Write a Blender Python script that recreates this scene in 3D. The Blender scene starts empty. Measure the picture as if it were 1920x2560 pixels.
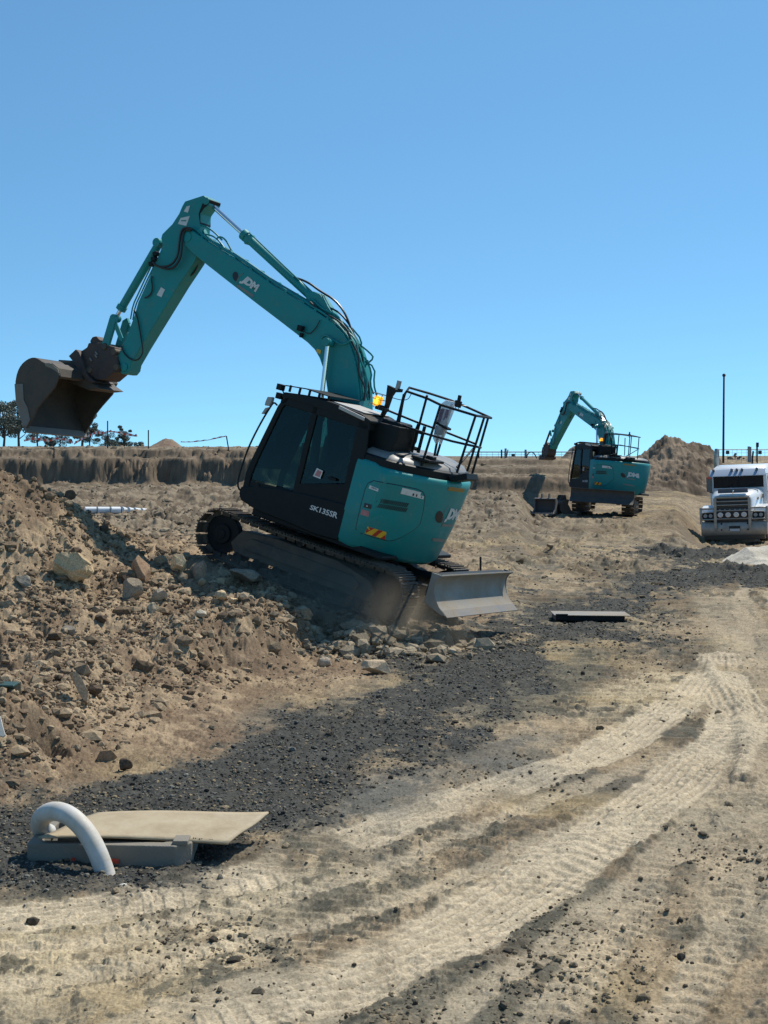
import bpy, math, random
import numpy as np
from mathutils import Vector, Matrix
from mathutils.bvhtree import BVHTree
random.seed(7); RNG = np.random.default_rng(7)
sc = bpy.context.scene
COL = sc.collection

# ------------------------------------------------------------ camera
FPX, HOR, EYE = 3800.0, 1140.0, 2.7
TH = math.atan((1280 - HOR) / FPX)
cam_d = bpy.data.cameras.new('camera'); cam = bpy.data.objects.new('camera', cam_d); COL.objects.link(cam)
cam.location = (0, 0, EYE); cam.rotation_euler = (math.pi / 2 - TH, 0, 0)
cam_d.sensor_fit = 'VERTICAL'; cam_d.sensor_height = 24.0; cam_d.lens = 24.0 * FPX / 2560
cam_d.clip_start = 0.1; cam_d.clip_end = 6000
sc.camera = cam

# ------------------------------------------------------------ light
SUN_TO = Vector((0.53, 0.50, 1.07)).normalized()
w = bpy.data.worlds.new('World'); sc.world = w; w.use_nodes = True
nt = w.node_tree; bg = nt.nodes['Background']
sky = nt.nodes.new('ShaderNodeTexSky'); sky.sky_type = 'NISHITA'; sky.sun_disc = False
sky.sun_elevation = math.asin(SUN_TO.z); sky.sun_rotation = math.atan2(SUN_TO.x, SUN_TO.y)
sky.air_density = 1.0; sky.dust_density = 0.1; sky.ozone_density = 1.6; sky.altitude = 50
hsv = nt.nodes.new('ShaderNodeHueSaturation'); hsv.inputs['Saturation'].default_value = 1.0
tco = nt.nodes.new('ShaderNodeTexCoord'); vadd = nt.nodes.new('ShaderNodeVectorMath'); vadd.operation = 'MULTIPLY_ADD'; vadd.inputs[1].default_value = (1, 1, 2.0); vadd.inputs[2].default_value = (0, 0, .13)
vnm = nt.nodes.new('ShaderNodeVectorMath'); vnm.operation = 'NORMALIZE'; nt.links.new(tco.outputs['Generated'], vadd.inputs[0]); nt.links.new(vadd.outputs[0], vnm.inputs[0]); nt.links.new(vnm.outputs[0], sky.inputs[0])
tint = nt.nodes.new('ShaderNodeMixRGB'); tint.blend_type = 'MULTIPLY'; tint.inputs[0].default_value = 1; tint.inputs[2].default_value = (.68, 1.03, 1.07, 1)
nt.links.new(sky.outputs[0], tint.inputs[1]); nt.links.new(tint.outputs[0], hsv.inputs['Color']); nt.links.new(hsv.outputs[0], bg.inputs[0])
bg.inputs[1].default_value = 0.15
sl = bpy.data.lights.new('sun', 'SUN'); sl.energy = 5.0; sl.angle = math.radians(0.53); sl.color = (1.0, 0.93, 0.82)
so = bpy.data.objects.new('sun', sl); COL.objects.link(so); so.rotation_euler = SUN_TO.to_track_quat('Z', 'Y').to_euler()
so.location = (20, 0, 40)
sc.view_settings.view_transform = 'Standard'; sc.view_settings.look = 'None'
sc.view_settings.exposure = 0.0; sc.view_settings.gamma = 1.0
sc.cycles.use_denoising = True
sc.cycles.max_bounces = 6

# ------------------------------------------------------------ helpers
def tag(o, label=None, cat=None, group=None, kind=None):
    if label: o['label'] = label
    if cat: o['category'] = cat
    if group: o['group'] = group
    if kind: o['kind'] = kind
    return o

def P(px, py, d):
    "world point that stands at depth d along the sight line of a photo position"
    xc = (px - 960) / FPX; yc = (1280 - py) / FPX
    fy = math.cos(TH) + yc * math.sin(TH); fz = -math.sin(TH) + yc * math.cos(TH)
    return Vector((xc / fy * d, d, EYE + fz / fy * d))

def NEWMAT(name):
    m = bpy.data.materials.new(name); m.use_nodes = True
    return m, m.node_tree, m.node_tree.nodes['Principled BSDF']

def paint(name, col, rough=0.5, metal=0.0, dirt=None, dirt_amt=0.4, scale=4.0, coat=0.0, bump=0.0, bscale=40, spec=0.5, mud=0.0):
    m, t, b = NEWMAT(name)
    b.inputs['Base Color'].default_value = (*col, 1); b.inputs['Roughness'].default_value = rough
    b.inputs['Metallic'].default_value = metal; b.inputs['Coat Weight'].default_value = coat
    b.inputs['Specular IOR Level'].default_value = spec
    tc = t.nodes.new('ShaderNodeTexCoord')
    if dirt:
        n = t.nodes.new('ShaderNodeTexNoise'); n.inputs['Scale'].default_value = scale; n.inputs['Detail'].default_value = 8
        n.inputs['Roughness'].default_value = 0.7
        t.links.new(tc.outputs['Object'], n.inputs['Vector'])
        r = t.nodes.new('ShaderNodeValToRGB'); r.color_ramp.elements[0].position = 0.38; r.color_ramp.elements[1].position = 0.78
        r.color_ramp.elements[0].color = (0, 0, 0, 1); r.color_ramp.elements[1].color = (dirt_amt,) * 3 + (1,)
        t.links.new(n.outputs[0], r.inputs[0])
        mx = t.nodes.new('ShaderNodeMixRGB'); mx.inputs[1].default_value = (*col, 1); mx.inputs[2].default_value = (*dirt, 1)
        t.links.new(r.outputs[0], mx.inputs[0]); t.links.new(mx.outputs[0], b.inputs['Base Color'])
        mr = t.nodes.new('ShaderNodeMath'); mr.operation = 'MULTIPLY_ADD'; mr.inputs[1].default_value = 0.5; mr.inputs[2].default_value = rough
        t.links.new(r.outputs[0], mr.inputs[0]); t.links.new(mr.outputs[0], b.inputs['Roughness'])
    if mud:
        n3 = t.nodes.new('ShaderNodeTexNoise'); n3.inputs['Scale'].default_value = 7; n3.inputs['Detail'].default_value = 10; n3.inputs['Roughness'].default_value = .78
        t.links.new(tc.outputs['Object'], n3.inputs['Vector']); r3 = t.nodes.new('ShaderNodeMapRange'); r3.inputs[1].default_value = .56; r3.inputs[2].default_value = .70; r3.inputs[4].default_value = mud
        t.links.new(n3.outputs[0], r3.inputs[0]); m3 = t.nodes.new('ShaderNodeMixRGB'); m3.inputs[2].default_value = (.24, .18, .11, 1); t.links.new(r3.outputs[0], m3.inputs[0])
        t.links.new(b.inputs['Base Color'].links[0].from_socket, m3.inputs[1]); t.links.new(m3.outputs[0], b.inputs['Base Color'])
    if bump:
        n2 = t.nodes.new('ShaderNodeTexNoise'); n2.inputs['Scale'].default_value = bscale; n2.inputs['Detail'].default_value = 5
        t.links.new(tc.outputs['Object'], n2.inputs['Vector'])
        bp_ = t.nodes.new('ShaderNodeBump'); bp_.inputs['Strength'].default_value = bump; bp_.inputs['Distance'].default_value = 0.02
        t.links.new(n2.outputs[0], bp_.inputs['Height']); t.links.new(bp_.outputs[0], b.inputs['Normal'])
    return m

DUST = (0.26, 0.20, 0.13)
MAT = dict(
    teal=paint('teal_paint', (0.0, 0.24, 0.24), 0.42, dirt=(0.07, 0.18, 0.165), dirt_amt=0.5, scale=3.2, coat=0.1, spec=0.35, mud=.4),
    black=paint('black_paint', (0.004, 0.009, 0.012), 0.5, dirt=(0.05, 0.045, 0.035), dirt_amt=0.3, scale=3, spec=0.22),
    rubber=paint('rubber', (0.018, 0.018, 0.018), 0.7, dirt=(0.12, 0.1, 0.07), dirt_amt=0.5, scale=6),
    hose=paint('hose_rubber', (0.015, 0.017, 0.018), 0.4),
    steel=paint('worn_steel', (0.17, 0.165, 0.155), 0.45, 0.35, dirt=(0.2, 0.155, 0.1), dirt_amt=0.8, scale=3, bump=0.15),
    track=paint('track_steel', (0.05, 0.046, 0.042), 0.55, 0.3, dirt=(0.21, 0.155, 0.10), dirt_amt=1.0, scale=3.5, bump=0.3, bscale=25),
    blade=paint('blade_steel', (0.25, 0.235, 0.20), 0.5, 0.1, dirt=(0.26, 0.2, 0.13), dirt_amt=1.0, scale=2.6, bump=0.2, bscale=60),
    bucket=paint('bucket_steel', (0.05, 0.046, 0.042), 0.6, 0.2, dirt=(0.16, 0.12, 0.08), dirt_amt=0.55, scale=2.6, bump=0.25, bscale=18),
    hitch=paint('hitch_steel', (0.045, 0.032, 0.03), 0.6, 0.1, dirt=(0.15, 0.10, 0.08), dirt_amt=0.6, scale=6, bump=0.2),
    chrome=paint('chrome', (0.72, 0.72, 0.74), 0.12, 1.0),
    alu=paint('polished_aluminium', (0.42, 0.40, 0.36), 0.36, 0.7, dirt=(0.25, 0.2, 0.14), dirt_amt=0.7, scale=5),
    white=paint('white_paint', (0.78, 0.8, 0.8), 0.3, dirt=(0.5, 0.45, 0.36), dirt_amt=0.25, scale=2, coat=0.4),
    decal=paint('white_vinyl', (0.68, 0.68, 0.66), 0.5, dirt=(0.3, 0.3, 0.28), dirt_amt=0.4, scale=8),
    decalblack=paint('black_vinyl', (0.008, 0.014, 0.02), 0.4),
    red=paint('red_reflective', (0.42, 0.035, 0.02), 0.4), yellow=paint('yellow_reflective', (0.75, 0.43, 0.03), 0.4),
    orange=paint('orange_vinyl', (0.30, 0.17, 0.03), 0.5), pink=paint('red_white_label', (0.45, 0.25, 0.25), 0.5, dirt=(0.4, 0.03, 0.03), dirt_amt=0.9, scale=60),
    hood=paint('hood_grey', (0.16, 0.165, 0.165), 0.35, dirt=(0.3, 0.26, 0.2), dirt_amt=0.7, scale=3),  # dusty dark metal, its grey from glancing sun painted in
    pvc=paint('white_pvc', (0.60, 0.585, 0.54), 0.45, dirt=(0.42, 0.33, 0.2), dirt_amt=0.8, scale=5),
    concrete=paint('concrete', (0.215, 0.195, 0.155), 0.85, dirt=(0.2, 0.18, 0.15), dirt_amt=0.6, scale=6, bump=0.3, bscale=60),
    fence=paint('galvanised', (0.25, 0.26, 0.27), 0.5, 0.4), post=paint('rusty_star_picket', (0.035, 0.028, 0.025), 0.8),
    mirror=paint('mirror_shell', (0.30, 0.32, 0.32), 0.4),
    cream=paint('roof_sheen_gutter_grey', (0.42, 0.42, 0.40), 0.5, dirt=(0.3, 0.25, 0.2), dirt_amt=0.4),
)

def glass(name, tint, gloss=0.35):
    m = bpy.data.materials.new(name); m.use_nodes = True; t = m.node_tree; t.nodes.clear()
    o = t.nodes.new('ShaderNodeOutputMaterial'); tr = t.nodes.new('ShaderNodeBsdfTransparent'); tr.inputs[0].default_value = (*tint, 1)
    g = t.nodes.new('ShaderNodeBsdfGlossy'); g.inputs[0].default_value = (0.45, 0.55, 0.55, 1); g.inputs['Roughness'].default_value = 0.03
    fr = t.nodes.new('ShaderNodeFresnel'); fr.inputs[0].default_value = 1.5
    mx = t.nodes.new('ShaderNodeMixShader'); t.links.new(fr.outputs[0], mx.inputs[0])
    t.links.new(tr.outputs[0], mx.inputs[1]); t.links.new(g.outputs[0], mx.inputs[2]); t.links.new(mx.outputs[0], o.inputs[0])
    return m
MAT['glass'] = glass('tinted_glass', (0.36, 0.5, 0.47))

def emit(name, col, s):
    m, t, b = NEWMAT(name); b.inputs['Base Color'].default_value = (*col, 1)
    b.inputs['Emission Color'].default_value = (*col, 1); b.inputs['Emission Strength'].default_value = s
    return m
MAT['amber'] = emit('amber_lens_lit', (1.0, 0.42, 0.01), 1.1)
MAT['amber2'] = emit('amber_lens_core', (1.0, 0.75, 0.05), 2.0)

def rotto(d):
    return Vector(d).to_track_quat('Z', 'Y').to_matrix()

class MB:
    def __init__(s): s.v = []; s.f = []
    def add(s, v, f):
        o = len(s.v); s.v += [tuple(p) for p in v]; s.f += [tuple(i + o for i in q) for q in f]; return s
    def box(s, c, size, R=None):
        c = Vector(c); hx, hy, hz = [k / 2 for k in size]
        v = [Vector((x, y, z)) for x in (-hx, hx) for y in (-hy, hy) for z in (-hz, hz)]
        if R is not None: v = [R @ p for p in v]
        return s.add([c + p for p in v], [(0, 1, 3, 2), (4, 6, 7, 5), (0, 4, 5, 1), (2, 3, 7, 6), (0, 2, 6, 4), (1, 5, 7, 3)])
    def prism(s, poly, a, b, ax=1):
        "extrude a polygon given in the other two axes from a to b along ax"
        n = len(poly)
        def mk(p, t):
            return {0: (t, p[0], p[1]), 1: (p[0], t, p[1]), 2: (p[0], p[1], t)}[ax]
        v = [mk(p, a) for p in poly] + [mk(p, b) for p in poly]
        f = [tuple(range(n)), tuple(range(2 * n - 1, n - 1, -1))] + [(i, i + n, (i + 1) % n + n, (i + 1) % n) for i in range(n)]
        return s.add(v, f)
    def loft(s, rings, close=True, caps=True):
        n = len(rings[0]); v = [p for r in rings for p in r]; f = []
        for k in range(len(rings) - 1):
            for i in range(n if close else n - 1):
                j = (i + 1) % n; f.append((k * n + i, k * n + j, (k + 1) * n + j, (k + 1) * n + i))
        if caps and close: f += [tuple(range(n - 1, -1, -1)), tuple(range((len(rings) - 1) * n, len(rings) * n))]
        return s.add(v, f)
    def tube(s, pts, r, n=8, sm=0, closed=False):
        pts = [Vector(p) for p in pts]
        if sm: pts = smooth(pts, sm, closed)
        rs = r if isinstance(r, (list, tuple)) else [r] * len(pts)
        if len(rs) != len(pts): rs = list(np.interp(np.linspace(0, 1, len(pts)), np.linspace(0, 1, len(rs)), rs))
        rings = []; up = None; N = len(pts)
        for i, p in enumerate(pts):
            if closed: d = (pts[(i + 1) % N] - pts[i - 1])
            else: d = (pts[min(i + 1, N - 1)] - pts[max(i - 1, 0)])
            d.normalize()
            if up is None: up = Vector((0, 0, 1)) if abs(d.z) < .9 else Vector((1, 0, 0))
            a = d.cross(up).normalized(); up = a.cross(d).normalized()
            rings.append([p + (a * math.cos(t) + up * math.sin(t)) * rs[i] for t in [2 * math.pi * k / n for k in range(n)]])
        if closed: rings.append(rings[0]); return s.loft(rings, caps=False)
        return s.loft(rings)
    def cyl(s, p0, p1, r0, r1=None, n=20):
        return s.tube([p0, p1], [r0, r0 if r1 is None else r1], n)
    def ball(s, c, r, n=10, m=7):
        c = Vector(c); r = Vector((r, r, r)) if not hasattr(r, '__len__') else Vector(r)
        rings = []
        for k in range(m + 1):
            a = -math.pi / 2 + math.pi * (k if 0 < k < m else (k + (.02 if k == 0 else -.02))) / m
            rings.append([c + Vector((math.cos(a) * math.cos(t) * r.x, math.cos(a) * math.sin(t) * r.y, math.sin(a) * r.z)) for t in [2 * math.pi * i / n for i in range(n)]])
        return s.loft(rings)
    def build(s, name, mat, parent=None, bevel=0.0, seg=2, ang=35, solid=0.0):
        me = bpy.data.meshes.new(name); me.from_pydata(s.v, [], s.f); me.validate()
        import bmesh
        bm = bmesh.new(); bm.from_mesh(me); bmesh.ops.recalc_face_normals(bm, faces=bm.faces); bm.to_mesh(me); bm.free()
        o = bpy.data.objects.new(name, me); COL.objects.link(o)
        if mat: me.materials.append(MAT[mat] if isinstance(mat, str) else mat)
        me.polygons.foreach_set('use_smooth', [True] * len(me.polygons))
        if solid:
            k = o.modifiers.new('solid', 'SOLIDIFY'); k.thickness = solid; k.offset = -1
        if bevel:
            b = o.modifiers.new('bevel', 'BEVEL'); b.width = bevel; b.segments = seg; b.limit_method = 'ANGLE'; b.angle_limit = math.radians(ang)
            b.harden_normals = True
        else:
            me.set_sharp_from_angle(angle=math.radians(ang))
        if parent: o.parent = parent
        return o

def smooth(pts, it=2, closed=False):
    pts = [Vector(p) for p in pts]
    for _ in range(it):
        q = []; N = len(pts)
        if not closed: q.append(pts[0])
        for i in range(N if closed else N - 1):
            a, b = pts[i], pts[(i + 1) % N]
            q += [a * .75 + b * .25, a * .25 + b * .75]
        if not closed: q.append(pts[-1])
        pts = q
    return pts

def smooth2(poly, it=1, keep=()):
    q = list(poly)
    for _ in range(it):
        r = []; N = len(q)
        for i in range(N):
            a, b = q[i], q[(i + 1) % N]
            r += [(a[0] * .75 + b[0] * .25, a[1] * .75 + b[1] * .25), (a[0] * .25 + b[0] * .75, a[1] * .25 + b[1] * .75)]
        q = r
    return q

def empty(name, loc, rot=None):
    o = bpy.data.objects.new(name, None); COL.objects.link(o); o.empty_display_size = .2
    if rot is not None: o.matrix_world = Matrix.Translation(loc) @ rot.to_4x4()
    else: o.location = loc
    return o

def copy_tree(o, parent=None):
    c = o.copy(); COL.objects.link(c); c.parent = parent
    for ch in list(o.children): copy_tree(ch, c)
    return c

# ------------------------------------------------------------ noise
def _h(ix, iy, s):
    n = ix * np.uint32(374761393) + iy * np.uint32(668265263) + np.uint32((s * 974634777) & 0xffffffff)
    n ^= n >> np.uint32(13); n *= np.uint32(1274126177); n ^= n >> np.uint32(11); n *= np.uint32(668265263); n ^= n >> np.uint32(15)
    return (n & np.uint32(0xffff)).astype(np.float32) * np.float32(1 / 65535.0)
def vn(x, y, s=0):
    x = np.atleast_1d(np.asarray(x)); y = np.atleast_1d(np.asarray(y))
    ix = np.floor(x); iy = np.floor(y); fx = (x - ix).astype(np.float32); fy = (y - iy).astype(np.float32)
    ix = ix.astype(np.int32).astype(np.uint32); iy = iy.astype(np.int32).astype(np.uint32)
    fx = fx * fx * (3 - 2 * fx); fy = fy * fy * (3 - 2 * fy)
    o = np.uint32(1); a = _h(ix, iy, s); b = _h(ix + o, iy, s); c = _h(ix, iy + o, s); d = _h(ix + o, iy + o, s)
    return (a * (1 - fx) + b * fx) * (1 - fy) + (c * (1 - fx) + d * fx) * fy
def fbm(x, y, o=4, s=0, g=.5):
    r = 0; a = 1; t = 0
    for k in range(o):
        c, q = math.cos(.7 * k), math.sin(.7 * k)
        r = r + a * vn((x * c - y * q) * 2 ** k, (x * q + y * c) * 2 ** k, s + k * 17); t += a; a *= g
    return r / t
def ss(a, b, x):
    t = np.clip((x - a) / (b - a), 0, 1); return t * t * (3 - 2 * t)

# ------------------------------------------------------------ terrain
ET = Vector((-.814, 23.283, .699))                                  # climbing excavator: where its slew centre stands
def eul(yaw, pit, rol):
    return (Matrix.Rotation(math.radians(yaw), 3, 'Z') @ Matrix.Rotation(math.radians(pit), 3, 'Y') @ Matrix.Rotation(math.radians(rol), 3, 'X'))
EM = eul(151.22, -15.53, 2.71)
# profiles: photo column -> (depth, height) along that sight line
LF = [(30, .9), (40, .85), (48, .8), (55, .70), (60, .95), (64, 1.25), (67, 1.35), (67.9, 1.6), (68.2, 2.5), (69, 2.68), (69.3, 3.0), (71, 3.05), (78, 3.15), (90, 3.1), (200, 3.0)]
MF = [(30, .05), (45, .3), (52, .55), (60, 1.0), (66, 1.16), (66.2, 1.80), (72, 1.82), (72.2, 2.14), (80, 2.2), (80.2, 2.5), (90, 2.5), (200, 2.4)]
MF2 = [(30, 0), (45, .04), (55, .12), (62.5, .30), (64.5, .7), (66, 1.22)] + MF[5:]
RF = [(30, 0), (45, .05), (55, .15), (62, .27), (80, .55), (92, 1.0), (96, 2.2), (110, 2.3), (200, 2.3)]
TF = [(30, 0), (42, -.02), (47, -.32), (53, -.68), (64, -.74), (75, -.2), (90, .8), (96, 2.1), (110, 2.2), (200, 2.2)]
PR = {
    -900: [(11.5, 0), (12.8, .45), (13.6, .62), (15, .55), (18, .6), (19.3, .9), (22.0, 2.9), (23, 3.0), (27, 1.2)] + LF,
    -250: [(11.6, 0), (12.9, .43), (13.7, .62), (15, .52), (18, .56), (19.3, .85), (22.2, 2.95), (23, 2.9), (27, 1.2)] + LF,
    0: [(11.9, 0), (13.0, .40), (13.8, .58), (15, .5), (18, .55), (19.5, .85), (22.3, 2.53), (23, 2.45), (27, 1.0)] + LF,
    80: [(12.2, 0), (13.3, .36), (14.2, .52), (15, .48), (18, .52), (19.5, .8), (22.5, 2.32), (23.2, 2.2), (27, 1.0)] + LF,
    160: [(12.7, 0), (14.4, .33), (15.2, .46), (16.5, .45), (18.5, .52), (19.8, .8), (22.8, 2.12), (23.5, 2.0), (27, 1.0)] + LF,
    262: [(13.4, 0), (15.8, .25), (16.9, .42), (17.6, .44), (19.0, .55), (20.5, .85), (23.1, 1.58), (23.9, 1.5), (27, .9)] + LF,
    374: [(14.4, 0), (16.5, .18), (17.4, .42), (18.0, .46), (19.4, .58), (21.2, .9), (23.5, 1.31), (24.4, 1.25), (27, .9)] + LF,
    450: [(15.4, 0), (17.1, .18), (17.8, .53), (18.6, .58), (19.6, .62), (21.5, .88), (23.8, 1.18), (25, 1.15), (27, .9)] + LF,
    600: [(17.6, 0), (18.5, .1), (19.2, .64), (19.8, .72), (21, .84), (22.0, .92), (23.3, 1.05), (25, 1.0), (27, .9)] + LF,
    700: [(18.5, 0), (19.3, .08), (20.1, .66), (20.6, .72), (21.4, .78), (22.0, .82), (23, .93), (25, .9), (27, .8)] + LF,
    745: [(19.0, 0), (20.0, .05), (20.7, .56), (21.1, .6), (21.6, .62), (22.0, .65), (23, .8), (25, .85), (27, .8)] + LF,
    790: [(19.6, 0), (20.5, .05), (20.9, .10), (21.3, .18), (21.8, .36), (22.3, .55), (23, .7), (25, .75), (27, .6)] + LF,
    900: [(20.4, 0), (21.0, .18), (21.3, .27), (21.7, .34), (22.2, .42), (22.8, .45), (23.5, .5), (25.5, .5), (28, .3)] + LF,
    1000: [(20.8, 0), (21.3, .12), (21.7, .2), (22.0, .22), (22.5, .25), (23, .25), (24, .3), (26, .3), (28, .1)] + MF,
    1090: [(21.6, 0), (22.2, .08), (22.5, .1), (22.8, .1), (23.2, .1), (23.8, .08), (24.5, .06), (26, .02), (28, 0)] + MF,
    1200: [(25, 0)] + MF, 1290: [(25, 0)] + MF, 1335: [(25, 0)] + MF2, 1420: [(25, 0)] + MF2, 1470: [(25, 0)] + RF, 1690: [(25, 0)] + RF,
    1760: [(25, 0)] + TF, 2900: [(25, 0)] + TF}
PK = sorted(PR)
def base_h0(x, y):
    d = np.maximum(y, .5); pxx = 960 + FPX * x / d
    H = np.stack([np.interp(d, [4] + [q[0] for q in PR[k]], [0] + [q[1] for q in PR[k]]) for k in PK])
    i = np.clip(np.searchsorted(PK, pxx) - 1, 0, len(PK) - 2)
    pk = np.array(PK, float); t = np.clip((pxx - pk[i]) / (pk[i + 1] - pk[i]), 0, 1)
    ar = np.arange(H.shape[1]); t = t * t * (3 - 2 * t) * .5 + t * .5
    return H[i, ar] * (1 - t) + H[i + 1, ar] * t
_TU = np.linspace(-960, 2960, 785); _TD = np.linspace(math.log(1.0), math.log(210), 1500)
_a, _b = np.meshgrid(_TU, np.exp(_TD)); _TB = base_h0(((_a - 960) / FPX * _b).ravel(), _b.ravel()).reshape(_a.shape)
def base_h(x, y):
    u = (np.clip(960 + FPX * x / np.maximum(y, .5), -959, 2959) + 960) / 5.0
    v = (np.clip(np.log(np.maximum(y, .5)), _TD[0], _TD[-1] - 1e-6) - _TD[0]) / (_TD[1] - _TD[0])
    i = np.minimum(u.astype(np.int64), 783); j = np.minimum(v.astype(np.int64), 1498); fu = u - i; fv = v - j
    return (_TB[j, i] * (1 - fu) + _TB[j, i + 1] * fu) * (1 - fv) + (_TB[j + 1, i] * (1 - fu) + _TB[j + 1, i + 1] * fu) * fv
def ramp(x, y):
    "the machine's own frame: along / across / ground height under its tracks"
    f = Vector(EM.col[0]); fx, fy = f.x, f.y; n = math.hypot(fx, fy)
    dx, dy = x - ET.x, y - ET.y
    lon = (dx * fx + dy * fy) / n; lat = (-dx * fy + dy * fx) / n
    return lon, lat, ET.z + lon * f.z / n + lat * EM.col[1].z
def G(px, py, z=0.0):
    d = (EYE - z) * FPX / (py - HOR); return ((px - 960) / FPX * d, d)
def pdist(x, y, poly, closed=False):
    "distance to a polyline and the side of it"
    best = np.full(x.shape, 1e9); n = len(poly)
    for i in range(n if closed else n - 1):
        ax, ay = poly[i]; bx, by = poly[(i + 1) % n]; L = (bx - ax) ** 2 + (by - ay) ** 2 + 1e-9
        t = np.clip(((x - ax) * (bx - ax) + (y - ay) * (by - ay)) / L, 0, 1)
        best = np.minimum(best, np.hypot(x - ax - t * (bx - ax), y - ay - t * (by - ay)))
    return best
def inside(x, y, poly):
    r = np.zeros(x.shape, bool); n = len(poly)
    for i in range(n):
        ax, ay = poly[i]; bx, by = poly[(i + 1) % n]
        c = ((ay > y) != (by > y)) & (x < (bx - ax) * (y - ay) / (by - ay + 1e-12) + ax); r ^= c
    return r
def sdist(x, y, poly):
    d = pdist(x, y, poly, True); return np.where(inside(x, y, poly), -d, d)
GRAVEL = [G(*p) for p in [(-900, 2030), (-300, 2020), (0, 2010), (130, 1960), (330, 1930), (560, 1850), (800, 1760), (950, 1700), (1060, 1660), (1180, 1620), (1250, 1570),
    (1290, 1525), (1400, 1500), (1530, 1462), (1640, 1430), (1780, 1412), (2100, 1405), (2100, 1462), (1920, 1465), (1700, 1480), (1650, 1530), (1560, 1590), (1450, 1620), (1380, 1660), (1330, 1720),
    (1250, 1800), (1200, 1850), (1060, 1880), (960, 1930), (830, 2000), (700, 2080), (560, 2140), (440, 2195), (300, 2235), (0, 2245), (-900, 2260)]]
GRAVEL2 = [G(*p) for p in [(1560, 1395), (1640, 1372), (1760, 1362), (2000, 1372), (2000, 1398), (1820, 1400), (1700, 1420)]]
PALE1 = [G(*p) for p in [(-300, 2290), (300, 2280), (700, 2200), (1000, 2120), (1100, 2180), (800, 2330), (500, 2470), (-300, 2620)]]
PALE2 = [G(*p) for p in [(1530, 1720), (1600, 1690), (1750, 1680), (1790, 1700), (1640, 1830), (1500, 1860)]]
DARKS = [[G(*p) for p in q] for q in ([(1150, 2230), (1450, 2190), (1680, 2230), (1640, 2320), (1350, 2370), (1100, 2330)], [(450, 2470), (900, 2400), (1250, 2430), (1350, 2600), (500, 2640)],
    [(1640, 2330), (2000, 2260), (2050, 2420), (1750, 2400)], [(1180, 1690), (1450, 1640), (1520, 1700), (1330, 1810), (1180, 1830)], [(700, 2250), (1050, 2170), (1180, 2200), (950, 2290), (750, 2320)], [(1550, 2050), (1900, 1960), (2000, 2060), (1700, 2120)])]
GREY = [G(*p) for p in [(700, 2080), (860, 1950), (1010, 1930), (1200, 1850), (1330, 1850), (1180, 1950), (900, 2090), (700, 2130)]]
BROWN = [G(*p) for p in [(-900, 2030), (0, 2010), (130, 1960), (330, 1930), (560, 1850), (800, 1760), (950, 1700), (1150, 1620), (1250, 1500), (1150, 1400), (900, 1380), (600, 1300), (0, 1300), (-900, 1300)]]
TR1 = [G(*p) for p in [(-200, 2330), (200, 2290), (700, 2180), (1050, 2040), (1400, 1930), (1600, 1850), (1780, 1700), (1800, 1640)]]
TR2 = [G(*p) for p in [(300, 2640), (800, 2470), (1180, 2300), (1450, 2110), (1680, 1975), (1830, 1850), (1860, 1780), (1790, 1690)]]
TR3 = [G(*p) for p in [(1000, 2600), (1300, 2350), (1560, 2180), (1800, 2060), (2100, 1960)]]
TR4 = [G(*p) for p in [(-200, 2460), (300, 2420), (800, 2290), (1150, 2160), (1500, 2010), (1800, 1900), (2000, 1800)]]
TR5 = [G(*p) for p in [(1500, 2640), (1650, 2450), (1760, 2250), (1850, 2100), (1910, 1980), (1930, 1800), (1925, 1600), (1900, 1450)]]
RIDGE = [G(*p) for p in [(1765, 1650), (1790, 1690), (1850, 1760), (1872, 1830), (1878, 1900), (1860, 1960)]]
def tdist(poly, x, y):
    "signed cross distance and run length along a track"
    best = np.full(x.shape, 1e9); sd = np.zeros(x.shape); run = np.zeros(x.shape); acc = 0
    for (ax, ay), (bx, by) in zip(poly[:-1], poly[1:]):
        L = math.hypot(bx - ax, by - ay); t = np.clip(((x - ax) * (bx - ax) + (y - ay) * (by - ay)) / L ** 2, 0, 1)
        d = np.hypot(x - ax - t * (bx - ax), y - ay - t * (by - ay)); m = d < best
        s = np.sign((x - ax) * (by - ay) - (y - ay) * (bx - ax))
        best = np.where(m, d, best); sd = np.where(m, d * s, sd); run = np.where(m, acc + t * L, run); acc += L
    return sd, run

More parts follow.
